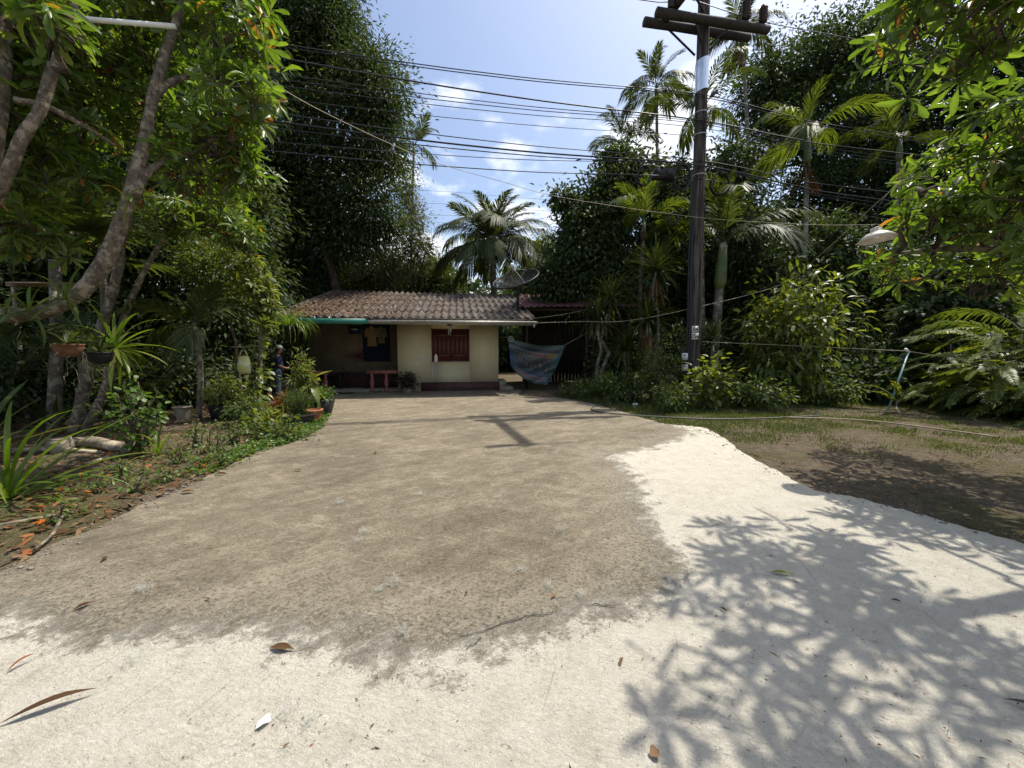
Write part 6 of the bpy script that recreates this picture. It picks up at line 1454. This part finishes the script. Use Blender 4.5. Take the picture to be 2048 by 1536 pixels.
# potted dark croton by the wall
pc = H(-3.45, -.45, .03); pot('plant_pot', 'low dark pot by the cream wall', pc, [(.14, 0), (.17, .12), (.19, .2)], M_cem)
shrub('wall_plant', 'wine-red leafy plant in the pot by the cream wall', (pc.x, pc.y, .17), .62, .42, 620, .14, .06, G_WINE, 215, nst=12, clump=.07, droop=.3)

# ------------------------------------------------------------------ banner
def coons(u, v):
    top = lambda u: np.array([1017 + (1130 - 1017) * u, 674 + 16 * u + 9 * math.sin(math.pi * u) * (1 - .3 * u)])
    bl, br, mb = np.array([1021, 731.]), np.array([1094, 769.]), np.array([1050, 772.]); bot = lambda u: bl * (1 - u) ** 2 + mb * 2 * u * (1 - u) + br * u ** 2
    lft = lambda v: np.array([1017 + 4 * v, 674 + 57 * v]); rgt = lambda v: np.array([1130 - 37 * v + 3 * math.sin(math.pi * v), 690 + 79 * v])
    c = lft(v) * (1 - u) + rgt(v) * u + top(u) * (1 - v) + bot(u) * v - (lft(0) * (1 - u) * (1 - v) + rgt(0) * u * (1 - v) + lft(1) * (1 - u) * v + rgt(1) * u * v)
    Y = 14.9 + .25 * math.sin(math.pi * u) * math.sin(math.pi * v) - .12 * v + .06 * math.sin(11 * u + 13 * v) * (.3 + v) + .05 * math.exp(-((v - .72) / .05) ** 2)
    return P(c[0], c[1], Y)
bn = thing('vinyl_banner', 'sagging printed vinyl banner with Thai lettering slung beside the shed', 'banner', tuple(coons(.5, .9)))
NU, NV = 34, 22; V = [coons(i / NU, j / NV) for j in range(NV + 1) for i in range(NU + 1)]
Q = [(j * (NU + 1) + i, j * (NU + 1) + i + 1, (j + 1) * (NU + 1) + i + 1, (j + 1) * (NU + 1) + i) for j in range(NV) for i in range(NU)]
k = NT('banner_print'); uvn = k.node('ShaderNodeUVMap'); sx = k.node('ShaderNodeSeparateXYZ'); k.l.new(uvn.outputs[0], sx.inputs[0]); u, v = sx.outputs[0], sx.outputs[1]
c = k.node('ShaderNodeValToRGB'); c.color_ramp.interpolation = 'CONSTANT'; e = c.color_ramp.elements
st_ = [(0, (0.020, 0.045, 0.045)), (.03, (0.052, 0.088, 0.088)), (.12, (0.026, 0.042, 0.067)), (.20, (0.141, 0.148, 0.148)), (.345, (0.055, 0.091, 0.102)), (.365, (0.073, 0.079, 0.073)), (.70, (0.035, 0.057, 0.080)), (.82, (0.148, 0.149, 0.146)), (.945, (0.030, 0.059, 0.062))]
while len(e) < len(st_): e.new(.5)
for q_, (p_, cc) in zip(e, st_): q_.position = p_; q_.color = (*cc, 1)
k.l.new(v, c.inputs[0]); col = c.outputs[0]
cr_ = k.node('ShaderNodeCombineXYZ'); k.l.new(k.math('MULTIPLY', u, 26), cr_.inputs[0]); k.l.new(k.math('MULTIPLY', v, 7), cr_.inputs[1])
ppl = k.noise(cr_.outputs[0], 1.0, 3, .6); inph = k.math('MULTIPLY', k.math('MULTIPLY', k.math('GREATER_THAN', v, .42), k.math('LESS_THAN', v, .69)), k.math('MULTIPLY', k.math('GREATER_THAN', u, .14), k.math('LESS_THAN', u, .88)))
col = k.mix(k.math('MULTIPLY', k.mr(ppl, .46, .54), inph), col, (.03, .035, .03)); col = k.mix(k.math('MULTIPLY', k.mr(ppl, .36, .30), inph), col, (.4, .38, .33))
col = k.mix(k.math('GREATER_THAN', u, .93), col, (.03, .08, .08)); col = k.mix(k.math('MULTIPLY', k.math('LESS_THAN', u, .10), k.math('GREATER_THAN', v, .34)), col, (.03, .07, .13))
M_ban = k.fin(col, .4, spec=.4)
bo = obj('sheet', [tuple(p) for p in V], [Q], M_ban, bn, smooth=True); uvl = bo.data.uv_layers.new(name='UVMap'); lv = np.empty(len(bo.data.loops), int); bo.data.loops.foreach_get('vertex_index', lv)
uvl.data.foreach_set('uv', np.column_stack([(lv % (NU + 1)) / NU, (lv // (NU + 1)) / NV]).astype(np.float32).ravel())
def banner_text(body, u0, u1, vc, vh, mat):
    me = text_obj(body, 1.0, None, mat, None, extrude=0); co = np.empty(len(me.vertices) * 3); me.vertices.foreach_get('co', co); co = co.reshape(-1, 3)
    a, b_ = co.min(0), co.max(0); uu = u0 + (co[:, 0] - a[0]) / (b_[0] - a[0]) * (u1 - u0); vv = vc - ((co[:, 1] - a[1]) / (b_[1] - a[1]) - .5) * vh
    W_ = np.array([tuple(coons(p, q) + Vector((0, -.012, 0))) for p, q in zip(uu, vv)]); me.vertices.foreach_set('co', W_.ravel()); me.update(); o = bpy.data.objects.new('lettering', me); _link(o, bo)
M_tred = plain('print_red', (.22, .02, .02), .5, .1); M_tblk = plain('print_black', (.02, .02, .03), .5, .1); M_tyel = plain('print_yellow', (.25, .18, .05), .5, .1)
banner_text('ช่วงเทศกาล', .07, .42, .275, .12, M_tblk); banner_text('สงกรานต์', .43, .72, .275, .12, M_tred)
m = MB()
for a0, a1 in ((.74, .80), (.805, .865)):
    q = [coons(a0, .215) + Vector((0, -.012, 0)), coons(a1, .215) + Vector((0, -.012, 0)), coons(a1, .34) + Vector((0, -.012, 0)), coons(a0, .34) + Vector((0, -.012, 0))]; m.add(q, [[(0, 3, 2, 1)]])
m.build('printed_block', M_tyel, bo)
# red slogan strokes on the lower band (too blurred in the photo to be read)
rs = np.random.default_rng(8); m = MB()
for i in range(15):
    a0 = .10 + i * .05; q = [coons(a0, .845), coons(a0 + .028, .845), coons(a0 + .028, .92), coons(a0, .92)]; q = [p + Vector((0, -.012, 0)) for p in q]
    w = .3; m.add([q[0], q[0].lerp(q[1], w), q[3].lerp(q[2], w), q[3], q[0].lerp(q[1], 1 - w), q[1], q[2], q[2].lerp(q[3], w), q[0].lerp(q[3], .28), q[1].lerp(q[2], .28)], [[(0, 3, 2, 1), (4, 7, 6, 5), (0, 8, 9, 5)]])
m.build('printed_block', M_tred, bo)
ec = P(1021.5, 678, 14.86); m = MB(); m.lathe([(.085, 0), (.11, 0)], tuple(ec), 20, cap=False, axis=(0, -1, 0)); m.build('emblem_ring', plain('print_pale', (.35, .42, .45), .5, .1), bo); m = MB(); m.lathe([(.001, 0), (.08, 0)], tuple(ec), 20, cap=False, axis=(0, -1, 0)); m.build('emblem', M_tblk, bo); m = MB(); m.lathe([(.025, .003), (.045, .003)], tuple(ec), 16, cap=False, axis=(0, -1, 0)); m.build('emblem_ring', bpy.data.materials['print_pale'], bo)
for a, b_ in ((coons(1, 0), Vector((3.05, 15.58, 2.3))), (coons(0, 0), H(0.02, .4, 2.1)), (coons(1, 1), Vector((1.5, 15.5, .05)))):
    m = MB(); m.tube([a, b_], .007, 5); m.build('tie_rope', M_rope, bn)
# ------------------------------------------------------------------ person by the porch
def skin(name, pts, edges, mat, parent, root=0, lev=2):
    me = bpy.data.meshes.new(name); me.from_pydata([p[:3] for p in pts], edges, []); o = bpy.data.objects.new(name, me); C.objects.link(o)
    mo = o.modifiers.new('skin', 'SKIN'); mo.use_smooth_shade = True; mo.branch_smoothing = .5
    for i, p in enumerate(pts): me.skin_vertices[0].data[i].radius = (p[3], p[4] if len(p) > 4 else p[3])
    me.skin_vertices[0].data[root].use_root = True
    s = o.modifiers.new('sub', 'SUBSURF'); s.levels = lev; s.render_levels = lev
    dg = bpy.context.evaluated_depsgraph_get(); dg.update(); nm = bpy.data.meshes.new_from_object(o.evaluated_get(dg)); bpy.data.objects.remove(o); bpy.data.meshes.remove(me)
    nm.materials.clear(); nm.materials.append(mat); o = bpy.data.objects.new(name, nm); o.matrix_basis = PM; C.objects.link(o); o.parent = parent; o.matrix_parent_inverse = W[parent.name].inverted(); W[o.name] = PM.copy(); return o
pc = P(553, 700, 12.0); pc.z = .03
PM = Matrix.Translation(pc) @ Matrix.Rotation(R(38), 4, 'Z')      # local +X is where the person looks
per = thing('person', 'person in navy shirt, blue jeans and grey cap, standing with bowed head by the porch', 'person', tuple(pc))
M_skin = plain('skin', (.30, .155, .095), .6, .08); M_shirt = plain('shirt_navy', (.010, .013, .045), .9, .25, 14, bump=.3); M_jean = plain('jeans', (.045, .065, .10), .9, .3, 18, bump=.3); M_cap = plain('cap_grey', (.20, .20, .20), .9, .2); M_hair = plain('hair', (.015, .012, .01), .6, .2)
B = [(0, 0, .93, .12, .15), (.01, 0, 1.15, .11, .135), (.02, 0, 1.34, .10, .15), (.035, 0, 1.42, .05, .05), (.06, 0, 1.49, .05, .05), (.085, 0, 1.56, .082, .078), (.085, 0, 1.635, .078, .072),
     (-.0, .09, .88, .085), (.01, .10, .48, .06), (-.02, .10, .10, .042), (.10, .11, .035, .035), (0, -.09, .88, .085), (-.02, -.10, .48, .06), (-.05, -.10, .10, .042), (.07, -.11, .035, .035),
     (.02, .19, 1.36, .055), (.02, .24, 1.09, .043), (.22, .15, .99, .033), (.29, .12, .99, .030), (.02, -.19, 1.36, .055), (.01, -.25, 1.09, .043), (.21, -.17, 1.00, .033), (.28, -.14, 1.00, .030)]
E_ = [(0, 1), (1, 2), (2, 3), (3, 4), (4, 5), (5, 6), (0, 7), (7, 8), (8, 9), (9, 10), (0, 11), (11, 12), (12, 13), (13, 14), (2, 15), (15, 16), (16, 17), (17, 18), (2, 19), (19, 20), (20, 21), (21, 22)]
for w_, s in ((18, -1), (22, 1)):
    x, y, z = B[w_][:3]
    for f in range(4):
        i0 = len(B); l = (.040, .048, .045, .034)[f]; dy = (f - 1.5) * .019 * s
        B += [(x + .03, y + dy, z - .005, .0105), (x + .03 + l, y + dy + s * .008, z - .012, .009), (x + .03 + l * 1.6, y + dy + s * .016, z - .04, .0075)]; E_ += [(w_, i0), (i0, i0 + 1), (i0 + 1, i0 + 2)]
    i0 = len(B); B += [(x + .005, y + s * .02, z + .03, .011), (x + .045, y + s * .03, z + .04, .009)]; E_ += [(w_, i0), (i0, i0 + 1)]
body = skin('body', B, E_, M_skin, per)
skin('shirt', [(0, 0, .78, .17, .20), (.01, 0, 1.12, .165, .20), (.02, 0, 1.34, .15, .20), (.03, 0, 1.42, .08, .09), (.02, .20, 1.37, .085), (.02, .25, 1.10, .075), (.02, -.20, 1.37, .085), (.01, -.255, 1.10, .075)], [(0, 1), (1, 2), (2, 3), (2, 4), (4, 5), (2, 6), (6, 7)], M_shirt, per)
skin('jeans', [(0, 0, 1.08, .13, .16), (0, 0, .92, .155, .19), (0, .095, .78, .12), (.01, .105, .48, .095), (-.02, .105, .05, .08), (0, -.095, .78, .12), (-.02, -.105, .48, .095), (-.05, -.105, .05, .08)], [(0, 1), (1, 2), (2, 3), (3, 4), (1, 5), (5, 6), (6, 7)], M_jean, per, root=1)
def pmb(): return MB(PM)
m = pmb(); m.lathe([(.001, -.03), (.088, -.02), (.097, .02), (.09, .06), (.06, .095), (.001, .105)], (.075, 0, 1.62), 18, cap=False, axis=(.25, 0, 1)); cap_ = m.build('cap', M_cap, per, smooth=True)
m = pmb(); V = [(.15 + .10 * math.cos(a), .085 * math.sin(a), 1.625 - .03 - .25 * .10 * math.cos(a) + z) for z in (0, .008) for a in np.linspace(-1.45, 1.45, 9)] + [(.14, -.08, 1.60), (.14, .08, 1.60)]
m.add(V, [[(i, i + 1, i + 10, i + 9) for i in range(8)], [(18, i + 1, i) for i in range(8)] + [(18, 9 + i, 10 + i) for i in range(8)] + [(18, 8, 19), (18, 19, 17)]]); m.build('brim', M_cap, cap_)
m = pmb(); m.lathe([(.001, -.085), (.05, -.08), (.082, -.03), (.085, .02)], (.055, 0, 1.60), 16, cap=False, axis=(.1, 0, 1)); m.build('hair', M_hair, per, smooth=True)
for s in (-1, 1):
    m = pmb(); m.lathe([(.001, -.004), (.02, 0), (.022, .008), (.001, .012)], (.08, s * .076, 1.56), 8, axis=(0, s, 0)); m.build('ear', M_skin, per, smooth=True)
    m = pmb(); m.lathe([(.001, -.004), (.010, 0), (.001, .006)], (.158, s * .03, 1.585), 8, axis=(1, 0, 0)); m.build('eye', M_hair, per)
    m = pmb(); m.lathe([(.03, 0), (.045, .02), (.04, .06), (.03, .075)], (.03, s * .11, .0), 10); V = m.V[0]; m.build('shoe', M_black, per)
m = pmb(); m.lathe([(.015, -.02), (.018, 0), (.008, .022)], (.158, 0, 1.558), 8, axis=(1, 0, -.2)); m.build('nose', M_skin, per, smooth=True)
m = pmb(); m.box(.148, .156, -.022, .022, 1.517, 1.524); m.build('mouth', plain('lips', (.22, .08, .06), .6, .1), per)
